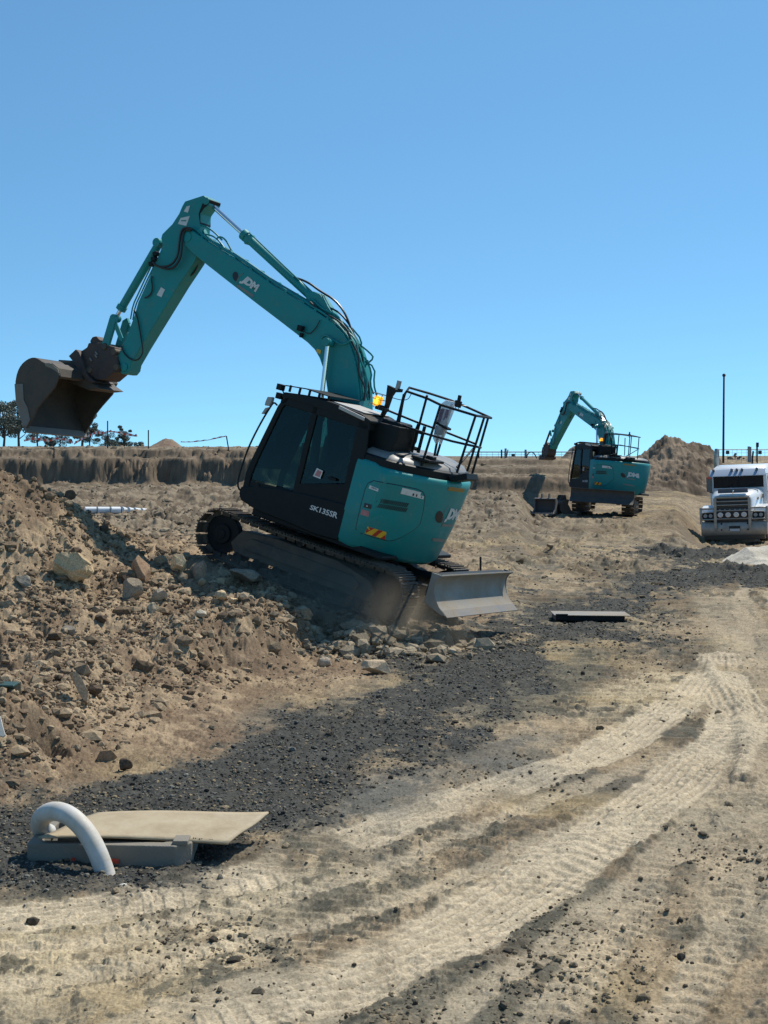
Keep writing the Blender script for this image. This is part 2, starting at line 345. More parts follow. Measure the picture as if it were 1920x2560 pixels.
def light0(x, y):
    return ss(.45, .2, np.minimum(np.abs(tdist(TR1, x, y)[0]), np.abs(tdist(TR2, x, y)[0])))
def terrain(x, y, detail=True):
    "height and surface classes of the ground at x, y"
    fz_ = ss(61, 64, y) * ss(95, 88, y)
    yq = y + fz_ * ((fbm(x * .35, y * .4 + 3, 4, 71) - .5) * 2.6 + (fbm(x * 1.6, y * 1.8, 4, 72, .62) - .5) * 1.5) * np.where(x > .5, .35, 1)
    h = base_h(x, yq)
    for dx, dy in ((.08, 0), (-.08, 0), (0, .12), (0, -.12)): h = h + base_h(x + dx, yq + dy)
    h = h / 5
    pile = np.clip(h * 2.2, 0, 1) * ss(30, 27, y)                                   # how much loose heaped earth
    far = ss(26, 60, y)
    gs = np.minimum(sdist(x, y, GRAVEL), sdist(x, y, GRAVEL2)) + (fbm(x * 1.1, y * .5, 5, 5, .62) - .5) * 2.6 * np.clip(y / 18, .35, 2) + (fbm(x * 5, y * 3.5, 4, 6, .65) - .5) * 1.5 * np.clip(y / 14, .6, 2)
    grav = ss(.25, -.35, gs) * (1 - ss(.1, .3, h) * (y < 40))
    grey = ss(.5, -.6, sdist(x, y, GREY) + (fbm(x * 1.5, y, 4, 8) - .5) * 2.2) * .55
    brown = np.clip(ss(.6, -.6, sdist(x, y, BROWN) + (fbm(x * .8, y * .5, 3, 9) - .5) * 2) + pile, 0, 1) * (1 - grav)
    if not detail: return h, grav, brown, pile
    wx = x + .3 * fbm(x * 2, y * 2, 3, 40); wy = y + .3 * fbm(x * 2 + 9, y * 2, 3, 41)
    n1 = fbm(wx * 1.3, wy * 1.3, 4, 1) - .5; n2 = fbm(wx * 6, wy * 6, 4, 2, .6) - .5; n3 = fbm(wx * 24, wy * 24, 3, 3, .6) - .5
    rid = 1 - np.abs(2 * fbm(wx * 2.2, wy * 2.2, 4, 12, .55) - 1) * 2.2    # ridged: gullies and clods
    amp = .02 + .22 * pile * (1 - .3 * far)
    h = h + n1 * (.10 + .34 * pile) + n2 * (.02 + .09 * pile + .06 * brown + .06 * far + .03 * grav) + n3 * (.009 + .035 * brown + .03 * grav + .045 * pile + .03 * far)
    h = h + (rid - .4) * (.004 + .10 * pile) * .5
    # big lumps of dug ground in the middle distance
    lump = ss(28, 42, y) * (1 - ss(61, 66, y) * .85) * np.clip(ss(1460, 1250, 960 + FPX * x / np.maximum(y, 1)) + .15, 0, 1)
    steep = np.clip(np.abs(base_h(x, yq + .35) - base_h(x, yq - .35)) * 2.5, 0, 1)
    pipe_ = ss(2.2, 1.0, np.abs(x + 9.3)) * ss(4.5, 2, np.abs(y - 50.5))
    lump = lump * np.clip(ss(46, 52, y) + ss(1260, 1000, 960 + FPX * x / np.maximum(y, 1)), .12, 1)
    h = h + lump * (1 - steep) * (1 - pipe_) * ((fbm(wx * .9, wy * .5, 5, 21, .6) - .5) * .42 + np.abs(fbm(wx * 2.4, wy * 1.2, 4, 22, .6) - .5) * .55 - .1) - pipe_ * .12
    h = h + (1 - steep) * np.maximum(0, fbm(wx * 1.5, wy * .8, 5, 24, .65) - .54) * .8 * ss(25, 40, y) * (1 - ss(62, 75, y))
    cr = fbm(x * 3.1, y * 2.6, 5, 75, .62); h = h + (np.floor(cr * 9) / 9 - cr * .9) * .08 * (.35 + .65 * (1 - light0(x, y))) * (1 - grav) * (1 - .5 * pile)
    h = h + (fbm(x * 70, y * 45, 2, 76) - .5) * .004
    # scattered clods on the hard ground
    cl = np.maximum(0, fbm(x * 11, y * 9, 4, 30, .6) - .52) * ss(.38, .6, fbm(x * 1.3, y * 1.0, 4, 31, .6))
    h = h + cl * .10 * (1 - ss(24, 34, y))
    tone = .5 + n1 * .9
    light = np.zeros(x.shape)
    for k, (T, wd) in enumerate(((TR1, .30), (TR2, .34), (TR3, .13), (TR4, .13), (TR5, .16))):
        for off in ((0,) if k in (0, 1) else (-.2, .35)):
            sd, run = tdist(T, x, y); sd = sd + off + (fbm(run * .6, run * 0 + k, 2, 50 + k) - .5) * .25
            q = ss(wd, wd - .05, np.abs(sd) + (fbm(x * 6, y * 5, 3, 33) - .5) * .12) * ss(.18, .4, fbm(x * .9, y * .6, 3, 60 + k))
            light = np.maximum(light, q * (1 if k < 2 else .5))
            h = h - q * .013 + ss(.04, .0, np.abs(np.abs(sd) - wd - .03)) * .010 * ss(.3, .6, fbm(run * 2, run * 0, 2, 34 + k))
            if k == 1 or k == 0:
                rb = (.5 + .5 * np.sin(sd * 78)); h = h + q * .016 * rb * ss(.25, .5, vn(run * .45, run * 0, 70 + k)); light = light * (1 - .35 * q * (1 - rb) * ss(.25, .5, vn(run * .45, run * 0, 70 + k)))
            h = h + q * .014 * ss(-.1, .4, np.sin(run * 44 + np.abs(sd) * 24)) * ss(.6, .35, vn(run * .5, run * 0, 70 + k))
    hard = (1 - grav) * (1 - np.clip(brown * 1.2, 0, 1)) * (1 - light * .5)
    wy2 = y + .25 * (fbm(x * .7, y * .7, 3, 64) - .5) + .12 * x; sp = np.where(y < 15, 46., np.where(y < 26, 24., 13.))
    st_ = np.sin(wy2 * sp + 5 * fbm(x * .9, y * 2, 2, 65)); pm = ss(.42, .58, fbm(x * .8, y * .8, 4, 66, .6)) * hard
    h = h + pm * ss(-.2, .7, st_) * .016 * np.where(y < 15, 1, np.where(y < 26, 1.6, 2.6)) * (.4 + fbm(x * 6, y * 2, 3, 67))
    # cleat marks of crawler tracks crossing right
    cle = ss(.3, .0, np.abs(tdist([G(1960, 2300), G(1940, 1900), G(1900, 1650), G(1800, 1500)], x, y)[0]) - .35)
    h = h + cle * .012 * (np.sin(y * 42) > .1); light = np.maximum(light, cle * .4)
    rd = pdist(x, y, RIDGE); h = h + .045 * ss(.16, 0, rd); light = np.maximum(light, ss(.12, .03, rd) * .8)
    # the dug side of the near-left bank: overhanging clods and a washed-out hole
    hx, hy = G(115, 1820, .3)[0], 13.2
    h = h - .38 * ss(.38, .05, np.hypot((x - hx) * 1.7, y - hy))
    # ground the machine stands on
    lon, lat, zr = ramp(x, y)
    m = ss(1.75, 1.35, np.abs(lat)) * ss(2.5, 1.9, np.abs(lon + .05))
    h = h * (1 - m) + (np.maximum(zr, .08) - .04 + n3 * .05 + n2 * .08 * (np.abs(lat) < .7)) * m
    # rubble heap pushed up at the near rear corner
    rx, ry = G(930, 1610, .15); h = h + .16 * ss(1.1, 0, np.hypot((x - rx) / 1.2, (y - ry) / .7)) * (.6 + n2 * 2)
    # pit stands in a dished bed of gravel
    return h, grav, brown, pile, grey, light, tone, n1, n2, n3, steep, lump

def make_grid(us, ds, name, mat):
    U, D = np.meshgrid(us, ds); x = (U * D).ravel(); y = D.ravel()
    r = terrain(x, y); h = r[0]
    _, grav, brown, pile, grey, light, tone, n1, n2, n3, steep, lump = r
    def c(*v): return np.array(v)[None, :]
    tan = c(.32, .25, .16); tan2 = c(.19, .145, .092); pale = c(.50, .42, .295); brn = c(.18, .125, .08); brn2 = c(.33, .245, .155)
    gr = c(.058, .058, .051); gy = c(.12, .125, .115); gk = c(.105, .10, .082)
    K = lambda a: a[:, None]
    p1 = ss(.35, .65, fbm(x * .55, y * .35, 4, 80)); p2 = ss(.42, .6, fbm(x * 2.2, y * 1.5, 5, 81, .65)); p3 = fbm(x * 9, y * 7, 4, 82, .7)
    C = tan * K(1 - p1) + tan2 * K(p1)
    dm = ss(.50, .60, fbm(x * 1.5, y * .9, 7, 83, .70)) * (1 - .5 * far_(y)) * (1 - .6 * light)
    C = C * K(1 - .72 * dm) + gk * K(.72 * dm)
    dm2 = ss(.52, .60, fbm(x * 5, y * 3.2, 6, 86, .72)) * (1 - .4 * light); C = C * K(1 - .62 * dm2) + c(.12, .09, .057) * K(.62 * dm2)
    yel = ss(.55, .75, fbm(x * .8 + 7, y * .6, 4, 84)); C = C * K(1 - .4 * yel) + c(.44, .34, .18) * K(.4 * yel)
    dn = (fbm(x * 3, y * 1.8, 6, 99, .7) - .5) * 1.1; dk = np.zeros(x.shape)
    for q_ in DARKS: dk = np.maximum(dk, ss(.15, -.3, sdist(x, y, q_) + dn))
    dk = dk * (1 - .75 * light); C = C * K(1 - .7 * dk) + c(.13, .122, .09) * K(.7 * dk)
    fm = np.maximum(ss(.46, .58, fbm(x * .55 + 3, y * .42, 4, 96, .6)), dk); fk = ss(.50, .56, fbm(x * 8, y * 4.2, 6, 97, .72)) * fm * (1 - far_(y)) * (1 - .8 * light)
    C = C * K(1 - .85 * fk) + c(.075, .072, .055) * K(.85 * fk)
    fk2 = ss(.53, .57, fbm(x * 3.1, y * 1.9, 7, 98, .74)) * fm * (1 - .8 * light); C = C * K(1 - .5 * fk2) + c(.15, .135, .10) * K(.5 * fk2)
    pz = np.maximum(ss(.3, -.4, sdist(x, y, PALE1) + (fbm(x * 2, y * 1.6, 4, 87) - .5) * 1.2), ss(.3, -.3, sdist(x, y, PALE2) + (fbm(x * 2, y * 1.6, 4, 88) - .5))) * .6
    pz = pz * (1 - .75 * dm2) * (1 - .9 * fk) * (1 - dk); C = C * K(1 - pz) + c(.52, .43, .28) * K(pz)
    C = C * K(1 - .85 * light) + pale * K(.85 * light)
    B = brn * K(1 - p2) + brn2 * K(p2); C = C * K(1 - .85 * brown) + B * K(.85 * brown)
    # freshly dug earth further off is greyer
    F = c(.115, .092, .065) * K(1 - p2) + c(.235, .195, .14) * K(p2); fl = np.clip(lump + ss(46, 54, y) * ss(1430, 1300, 960 + FPX * x / np.maximum(y, 1)), 0, 1) * .85; C = C * K(1 - fl) + F * K(fl)
    st = np.clip(steep * (y > 50), 0, 1); C = C * K(1 - st) + c(.15, .115, .08) * (.35 + K(fbm(x * 2.2, y * .3 + h * 4, 6, 88, .72)) * 1.4) * K(st)  # steep far faces: cut earth colour, darkened for their shade
    C = C * K(1 - grey) + gy * K(grey)
    C = C * K(1 - grav) + gr * (.7 + .6 * K(p3)) * K(grav)
    C = C * (.72 + .56 * K(p3))
    rows, cols = len(ds), len(us)
    me = bpy.data.meshes.new(name); nv = rows * cols
    co = np.stack([x, y, h], 1).astype(np.float32)
    i = (np.arange(rows - 1)[:, None] * cols + np.arange(cols - 1)[None, :]).ravel()
    fc = np.stack([i, i + 1, i + cols + 1, i + cols], 1).astype(np.int32)
    me.vertices.add(nv); me.vertices.foreach_set('co', co.ravel())
    me.loops.add(fc.size); me.loops.foreach_set('vertex_index', fc.ravel())
    me.polygons.add(len(fc)); me.polygons.foreach_set('loop_start', np.arange(0, fc.size, 4, dtype=np.int32))
    me.polygons.foreach_set('loop_total', np.full(len(fc), 4, np.int32))
    me.update(); me.validate()
    me.polygons.foreach_set('use_smooth', np.ones(len(fc), bool))
    at = me.attributes.new('soil', 'FLOAT_COLOR', 'POINT'); at.data.foreach_set('color', np.c_[C, np.clip(grav + .5 * pile, 0, 1)].astype(np.float32).ravel())
    o = bpy.data.objects.new(name, me); COL.objects.link(o); me.materials.append(mat)
    return o
def far_(y): return ss(30, 60, y)

def soil_mat(name, attr=True, col=(.3, .24, .16)):
    m, t, b = NEWMAT(name); b.inputs['Roughness'].default_value = .95; b.inputs['Specular IOR Level'].default_value = .15
    tc = t.nodes.new('ShaderNodeTexCoord'); src = None
    if attr:
        a = t.nodes.new('ShaderNodeAttribute'); a.attribute_name = 'soil'; src = a.outputs['Color']
    n = t.nodes.new('ShaderNodeTexNoise'); n.inputs['Scale'].default_value = 45; n.inputs['Detail'].default_value = 7; n.inputs['Roughness'].default_value = .75
    t.links.new(tc.outputs['Object'], n.inputs['Vector'])
    r = t.nodes.new('ShaderNodeMapRange'); r.inputs[1].default_value = .3; r.inputs[2].default_value = .7; r.inputs[3].default_value = .48; r.inputs[4].default_value = 1.5
    t.links.new(n.outputs[0], r.inputs[0])
    mx = t.nodes.new('ShaderNodeMixRGB'); mx.blend_type = 'MULTIPLY'; mx.inputs[0].default_value = 1
    if src: t.links.new(src, mx.inputs[1])
    else: mx.inputs[1].default_value = (*col, 1)
    t.links.new(r.outputs[0], mx.inputs[2]); t.links.new(mx.outputs[0], b.inputs['Base Color'])
    n2 = t.nodes.new('ShaderNodeTexNoise'); n2.inputs['Scale'].default_value = 30; n2.inputs['Detail'].default_value = 9; n2.inputs['Roughness'].default_value = .7
    t.links.new(tc.outputs['Object'], n2.inputs['Vector'])
    bu = t.nodes.new('ShaderNodeBump'); bu.inputs['Strength'].default_value = .6; bu.inputs['Distance'].default_value = .02
    t.links.new(n2.outputs[0], bu.inputs['Height']); t.links.new(bu.outputs[0], b.inputs['Normal'])
    return m
MAT['soil'] = soil_mat('soil')
us = np.concatenate([np.linspace(-1.4, -.31, 60)[:-1], np.linspace(-.31, .31, 940), np.linspace(.31, 1.4, 60)[1:]])
ds = np.concatenate([np.linspace(.6, 5.8, 60)[:-1], np.exp(np.linspace(math.log(5.8), math.log(100), 1500)), np.exp(np.linspace(math.log(100), math.log(4500), 70))[1:]])
tag(make_grid(us, ds, 'ground', MAT['soil']), kind='structure')
def hz(x, y):
    return float(terrain(np.array([float(x)]), np.array([float(y)]))[0][0])

# ------------------------------------------------------------ stones
def ico():
    t = (1 + 5 ** .5) / 2
    v = np.array([(-1, t, 0), (1, t, 0), (-1, -t, 0), (1, -t, 0), (0, -1, t), (0, 1, t), (0, -1, -t), (0, 1, -t), (t, 0, -1), (t, 0, 1), (-t, 0, -1), (-t, 0, 1)], float)
    v /= np.linalg.norm(v[0])
    f = [(0, 11, 5), (0, 5, 1), (0, 1, 7), (0, 7, 10), (0, 10, 11), (1, 5, 9), (5, 11, 4), (11, 10, 2), (10, 7, 6), (7, 1, 8), (3, 9, 4), (3, 4, 2), (3, 2, 6), (3, 6, 8), (3, 8, 9), (4, 9, 5), (2, 4, 11), (6, 2, 10), (8, 6, 7), (9, 8, 1)]
    return v, np.array(f)
def subdiv(v, f):
    v = list(map(tuple, v)); c = {}; g = []
    def mid(a, b):
        k = (min(a, b), max(a, b))
        if k not in c:
            m = (np.array(v[a]) + np.array(v[b])) / 2; m /= np.linalg.norm(m); v.append(tuple(m)); c[k] = len(v) - 1
        return c[k]
    for a, b, d in f:
        x, y, z = mid(a, b), mid(b, d), mid(d, a); g += [(a, x, z), (b, y, x), (d, z, y), (x, y, z)]
    return np.array(v), np.array(g)
ICO0 = ico(); ICO1 = subdiv(*ICO0); ICO2 = subdiv(*ICO1); ICO3 = subdiv(*ICO2)
def chop(base, rng, cuts=9, lo=.55, hi=.9, rough=.05):
    v = base[0].copy()
    for _ in range(cuts):
        n = rng.normal(size=3); n /= np.linalg.norm(n); c = rng.uniform(lo, hi)
        d = v @ n; v -= np.maximum(0, d - c)[:, None] * n
    return v + rng.normal(size=v.shape) * rough * .4
RS = [chop(ICO0, RNG, 4, .5, .85, .12) for _ in range(12)]
RS1 = [chop(ICO1, RNG, 8, .5, .85, .05) for _ in range(10)]
def rmat(n, rng):
    q = rng.normal(size=(n, 4)); q /= np.linalg.norm(q, axis=1)[:, None]; w_, x, y, z = q.T
    return np.stack([1 - 2 * (y * y + z * z), 2 * (x * y - z * w_), 2 * (x * z + y * w_), 2 * (x * y + z * w_), 1 - 2 * (x * x + z * z), 2 * (y * z - x * w_),
                     2 * (x * z - y * w_), 2 * (y * z + x * w_), 1 - 2 * (x * x + y * y)], 1).reshape(-1, 3, 3)
def stones(name, pos, size, cols, label, cat, shapes=None, flat=.7, faces=None, kind='stuff', group=None):
    shapes = shapes or RS; F = ICO0[1] if faces is None else faces; n = len(pos); k = RNG.integers(0, len(shapes), n)
    S = np.stack(shapes)[k]; R_ = rmat(n, RNG)
    sc3 = np.stack([RNG.uniform(.7, 1.3, n), RNG.uniform(.7, 1.3, n), RNG.uniform(.5, 1, n) * flat + .2], 1)
    V = np.einsum('nij,nvj->nvi', R_, S); V = V * (sc3 * size[:, None])[:, None, :] + pos[:, None, :]
    nvp = S.shape[1]; Fa = (F[None] + (np.arange(n) * nvp)[:, None, None]).reshape(-1, 3).astype(np.int32)
    me = bpy.data.meshes.new(name); me.vertices.add(n * nvp); me.vertices.foreach_set('co', V.reshape(-1).astype(np.float32))
    me.loops.add(Fa.size); me.loops.foreach_set('vertex_index', Fa.ravel()); me.polygons.add(len(Fa))
    me.polygons.foreach_set('loop_start', np.arange(0, Fa.size, 3, dtype=np.int32)); me.polygons.foreach_set('loop_total', np.full(len(Fa), 3, np.int32))
    me.update(); me.validate(); me.shade_flat()
    C = np.repeat(cols, nvp, 0); at = me.attributes.new('soil', 'FLOAT_COLOR', 'POINT'); at.data.foreach_set('color', np.c_[C, np.ones(len(C))].astype(np.float32).ravel())
    o = bpy.data.objects.new(name, me); COL.objects.link(o); me.materials.append(MAT['soil']); tag(o, label, cat, group, kind)
    return o
def pal(n, a, b, rng=RNG):
    t = rng.uniform(0, 1, n)[:, None]; return (np.array(a) * (1 - t) + np.array(b) * t) * rng.uniform(.75, 1.25, n)[:, None]
def sample(n, y0, y1, u0, u1, power=1.0):
    y = np.exp(RNG.uniform(math.log(y0), math.log(y1), n)); return RNG.uniform(u0, u1, n) * y, y

# loose stones in the dug bank and heap
x, y = sample(90000, 11.5, 27, -.30, .06)
r = terrain(x, y); cl = fbm(x * 1.4, y * 1.4, 3, 90)
keep = (RNG.uniform(0, 1, len(x)) < np.clip(r[3], 0, 1) * (ss(.3, .55, cl) * .75 + .05) + .05 * r[2]); keep &= (r[3] > .05)
lo_, la_, _z = ramp(x, y); keep &= ~((np.abs(lo_) < 2.1) & (np.abs(la_) < 1.35) & (RNG.uniform(0, 1, len(x)) < .85))
x, y, h = x[keep], y[keep], r[0][keep]; sz = np.minimum(RNG.lognormal(-4.12, .72, len(x)), .12)
stones('rubble', np.c_[x, y, h + sz * .02], sz, pal(len(x), (.13, .092, .06), (.36, .275, .175)), 'loose brown stones and clods strewn over the dug bank and heap', 'rubble')
# rubble churned up around the machine
x = RNG.normal(0, 1, 3400); y = RNG.normal(0, 1, 3400); c0 = G(930, 1600, .2); x = c0[0] + x * .62; y = c0[1] + .2 + y * .42
x2, y2 = G(1130, 1590, .1); x = np.r_[x, RNG.normal(x2, .35, 700)]; y = np.r_[y, RNG.normal(y2, .35, 700)]
keep = y < 22.4; x, y = x[keep], y[keep]; h = terrain(x, y)[0]; sz = np.minimum(RNG.lognormal(-4.0, .8, len(x)), .16)
stones('rubble', np.c_[x, y, h + sz * .3], sz, pal(len(x), (.17, .135, .09), (.36, .30, .21)), 'churned pale rubble pushed up beside the tracks of the climbing excavator', 'rubble')
# dark crushed rock of the gravel band
x, y = sample(170000, 8, 45, -.32, .34); r = terrain(x, y); keep = RNG.uniform(0, 1, len(x)) < r[1] * .75
x, y, h = x[keep], y[keep], r[0][keep]; sz = np.minimum(RNG.lognormal(-4.95, .45, len(x)), .026) * (1 + y / 40)
gc = pal(len(x), (.03, .031, .028), (.18, .172, .145)); gc[::9] = np.array([.30, .23, .14])
stones('gravel', np.c_[x, y, h + sz * .1], sz, gc, 'dark grey crushed rock spread in a curving band across the site', 'gravel')
# clods on the hard tan ground
x, y = sample(90000, 6.6, 45, -.30, .32); r = terrain(x, y); cl = fbm(x * .9, y * .7, 4, 91, .6)
keep = RNG.uniform(0, 1, len(x)) < ss(.46, .7, cl) * .75 * (1 - r[5]) * (r[3] < .1) + .02
x, y, h = x[keep], y[keep], r[0][keep]; sz = np.minimum(RNG.lognormal(-5.2, .6, len(x)) * (1 + y / 30), .04)
stones('clods', np.c_[x, y, h + sz * .15], sz, pal(len(x), (.06, .052, .04), (.30, .24, .155)), 'small dry clods and chips scattered over the hard tan ground', 'clods')
# lumpy diggings in the middle distance
x, y = sample(60000, 28, 78, -.28, .27); r = terrain(x, y); uu = 960 + 3800 * x / y
keep = RNG.uniform(0, 1, len(x)) < .30 * np.clip(ss(1340, 1280, uu) * ss(44, 50, y) + ss(1100, 900, uu), 0, 1) * ss(.4, .6, fbm(x * .6, y * .5, 3, 92)) * (1 - r[10]) + .03 * ss(.5, .7, fbm(x * .5, y * .3, 3, 93))
x, y, h = x[keep], y[keep], r[0][keep]; sz = np.minimum(RNG.lognormal(-3.6, .6, len(x)), .2)
stones('clods', np.c_[x, y, h + sz * .3], sz, pal(len(x), (.12, .092, .06), (.30, .245, .165)), 'coarse dug clods covering the ground in the middle distance', 'clods', RS1, faces=ICO1[1])

def ghit(px, py, d0=6, d1=110):
    "where the sight line of a photo position meets the ground"
    d = np.linspace(d0, d1, 1200); q = P(px, py, 1.0); xs = q.x * d; zs = EYE + (q.z - EYE) * d
    h = terrain(xs, d)[0]; k = np.argmax(h > zs)
    if not (h > zs).any(): k = len(d) - 1
    return Vector((xs[k], d[k], h[k]))
def boulder(px, py, w_, h_, col, label, seed, rotz=0, tilt=0, dep=None, flat=None, d0=6, layered=False, group=None, cat='boulder', name='boulder'):
    "a rock whose foot stands at the photo position; w_, h_ its size there in px"
    rng = np.random.default_rng(seed); c = ghit(px, py, d0); s = c.y / FPX; W, Hh = w_ * s, h_ * s
    v = chop(ICO3, rng, 16, .45, .85, .0)
    v = v + .05 * np.stack([fbm(v[:, 0] * 3 + 9, v[:, 1] * 3 + v[:, 2] * 2, 4, seed + k) - .5 for k in range(3)], 1) * 2
    if layered: v[:, 2] += .05 * np.sign(np.sin(v[:, 0] * 7 + v[:, 2] * 9)); v[:, 0] += .04 * np.sign(np.sin(v[:, 2] * 14))
    v[:, 0] *= W / 2 / max(abs(v[:, 0])); v[:, 2] *= Hh / 2 / max(abs(v[:, 2])) * 1.25; v[:, 1] *= (dep or (W + Hh) / 2) / 2
    a = math.radians(tilt); ca, sa = math.cos(a), math.sin(a); X = v[:, 0] * ca - v[:, 2] * sa; Z = v[:, 0] * sa + v[:, 2] * ca
    me = bpy.data.meshes.new(name); me.from_pydata(np.c_[X, v[:, 1], Z].tolist(), [], ICO3[1].tolist())
    me.polygons.foreach_set('use_smooth', [True] * len(me.polygons)); me.set_sharp_from_angle(angle=math.radians(28))
    o = bpy.data.objects.new(name, me); COL.objects.link(o); o.location = c + Vector((0, 0, Hh * .38)); o.rotation_euler = (0, 0, math.radians(rotz))
    cc = np.array(col)[None] * (.75 + .5 * fbm(v[:, 0] / W * 5, v[:, 2] / W * 9 + v[:, 1] * 3, 4, seed)[:, None])
    at = me.attributes.new('soil', 'FLOAT_COLOR', 'POINT'); at.data.foreach_set('color', np.c_[cc, np.ones(len(cc))].astype(np.float32).ravel())
    me.materials.append(MAT['soil']); tag(o, label, cat, group); return o
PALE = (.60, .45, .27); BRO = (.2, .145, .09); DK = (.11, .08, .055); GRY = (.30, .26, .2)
for a in [
    (176, 1444, 124, 76, (.54, .40, .235), 'large pale orange layered boulder lying in the slope of the heap', 101, 0, -22, None, None, 15, True),
    (62, 1470, 50, 30, GRY, 'grey oblong boulder below left of the large pale layered boulder', 102, 0, -25),
    (172, 1255, 34, 28, DK, 'dark round boulder poised on the crest of the heap', 103),
    (262, 1337, 28, 24, DK, 'small dark boulder on the heap edge below the white pipes', 104),
    (352, 1450, 56, 62, (.33, .22, .14), 'upright brown boulder right of the large pale layered boulder', 105, 0, 30),
    (449, 1432, 44, 40, PALE, 'squarish pale boulder just left of the excavator track', 106),
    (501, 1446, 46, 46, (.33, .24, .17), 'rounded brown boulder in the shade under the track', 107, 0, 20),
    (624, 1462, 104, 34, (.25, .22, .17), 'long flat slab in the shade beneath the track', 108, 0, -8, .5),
    (554, 1505, 34, 26, PALE, 'pale boulder at the edge of the track shadow', 109, 0, -10),
    (582, 1512, 26, 14, PALE, 'small pale boulder beside the one at the shadow edge', 110),
    (381, 1537, 30, 26, (.5, .41, .28), 'small bright block alone in the middle of the heap slope', 111),
    (502, 1546, 32, 18, (.48, .42, .32), 'flat pale stone low on the slope under the shadow edge', 112),
    (172, 1588, 42, 28, GRY, 'blunt grey brown stone sitting on the lower bench', 113),
    (250, 1560, 36, 26, DK, 'dark brown boulder above the lower bench', 114),
    (330, 1500, 58, 52, (.30, .24, .17), 'broad dull boulder half sunk in the heap', 115),
    (400, 1512, 38, 30, (.36, .3, .22), 'round tan boulder in the middle of the heap slope', 116),
    (948, 1683, 92, 34, (.5, .39, .26), 'long smooth pale boulder lying at the foot of the bank', 117, 0, -8, .3),
    (808, 1668, 44, 24, (.42, .35, .26), 'half buried stone at the bank foot left of the long boulder', 118),
    (200, 1768, 30, 84, (.46, .34, .22), 'thin slanting pale slab sticking out of the bank', 119, 0, 25, .1),
    (236, 1742, 34, 36, DK, 'brown boulder beside the slanting slab in the bank', 120, 0, -30),
    (262, 1905, 60, 26, (.34, .22, .13), 'flat brown slab at the foot of the bank above the gravel', 121, 0, 6),
    (310, 1928, 44, 30, DK, 'dark clod at the gravel edge below the bank', 122),
    (308, 2219, 26, 8, (.7, .68, .6), 'small white stone in the gravel in front of the concrete pit', 123),
]:
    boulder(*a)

# ------------------------------------------------------------ spoil heaps: each a mound of its own
def mound(name, pts, dep, yb, label, col1, col2, seed, rough=.35, skew=0, cat='dirt mound', res=220, fl=1.0):
    "pts: photo outline (px, py) at depth yb; dep: half depth in metres"
    xs = np.array([(p[0] - 960) / FPX * yb for p in pts]); zs = np.array([P(p[0], p[1], yb).z for p in pts])
    x0, x1 = xs.min(), xs.max(); L = x1 - x0
    gx = np.linspace(x0 - .02 * L, x1 + .02 * L, res); gy = np.linspace(-dep, dep, res // 2)
    X, Y = np.meshgrid(gx, gy); x = X.ravel(); yy = Y.ravel()
    base = terrain(x, yb + yy)[0]
    crest = np.interp(x, xs, zs)
    t = np.clip(1 - np.abs(yy + skew * fbm(x * .7, yy * 0, 2, seed)) / dep, 0, 1) ** .9
    hgt = np.maximum(crest - base, 0) * t
    k = np.clip(hgt / .6, 0, 1)
    n = (fbm(x * .9, yy * .9, 6, seed, .66) - .5) * rough * 2.2 + (fbm(x * 4, yy * 4, 3, seed + 3) - .5) * rough * .5
    z = base - .12 + hgt + n * k * 1.0 + .1 * k
    t2 = ss(.35, .65, fbm(x * 1.2, yy * 1.2, 5, seed + 5, .65))[:, None]
    C = np.array(col1)[None] * (1 - t2) + np.array(col2)[None] * t2
    r_, c_ = len(gy), len(gx); i = (np.arange(r_ - 1)[:, None] * c_ + np.arange(c_ - 1)[None, :]).ravel()
    me = bpy.data.meshes.new(name); me.from_pydata(np.c_[x - xs.mean(), yy, z].tolist(), [], np.stack([i, i + 1, i + c_ + 1, i + c_], 1).tolist())
    me.polygons.foreach_set('use_smooth', [True] * len(me.polygons))
    at = me.attributes.new('soil', 'FLOAT_COLOR', 'POINT'); at.data.foreach_set('color', np.c_[C, np.ones(len(C))].astype(np.float32).ravel())
    o = bpy.data.objects.new(name, me); COL.objects.link(o); o.location = (xs.mean(), yb, 0); me.materials.append(MAT['soil']); tag(o, label, cat)
    return o
D1, D2 = (.10, .075, .052), (.24, .185, .13)
mound('dirt_mound', [(1520, 1180), (1560, 1160), (1610, 1130), (1640, 1106), (1660, 1090), (1690, 1094), (1710, 1104), (1745, 1100), (1775, 1120), (1795, 1150), (1820, 1170), (1850, 1185), (1900, 1200)], 7.5, 92,
      'big rough brown spoil heap behind the distant excavator and the truck', D1, D2, 200, .5)
mound('dirt_mound', [(1375, 1160), (1400, 1145), (1430, 1118), (1455, 1100), (1470, 1102), (1500, 1125), (1530, 1150), (1570, 1165)], 3.2, 100,
      'smaller conical brown heap showing behind the cab of the distant excavator', D1, D2, 210, .22)
mound('dirt_mound', [(355, 1122), (375, 1112), (395, 1103), (415, 1096), (432, 1097), (452, 1110), (475, 1122)], 1.6, 76,
      'little round mound on top of the far embankment at left', (.2, .14, .1), D2, 220, .14)
mound('sand_heap', [(1690, 1408), (1730, 1403), (1780, 1404), (1815, 1392), (1850, 1372), (1868, 1359), (1900, 1360), (1960, 1355), (2040, 1375), (2120, 1400)], 1.7, 39.0,
      'pale grey sand heap in front of the truck', (.40, .36, .29), (.55, .5, .41), 230, .07, cat='sand heap')

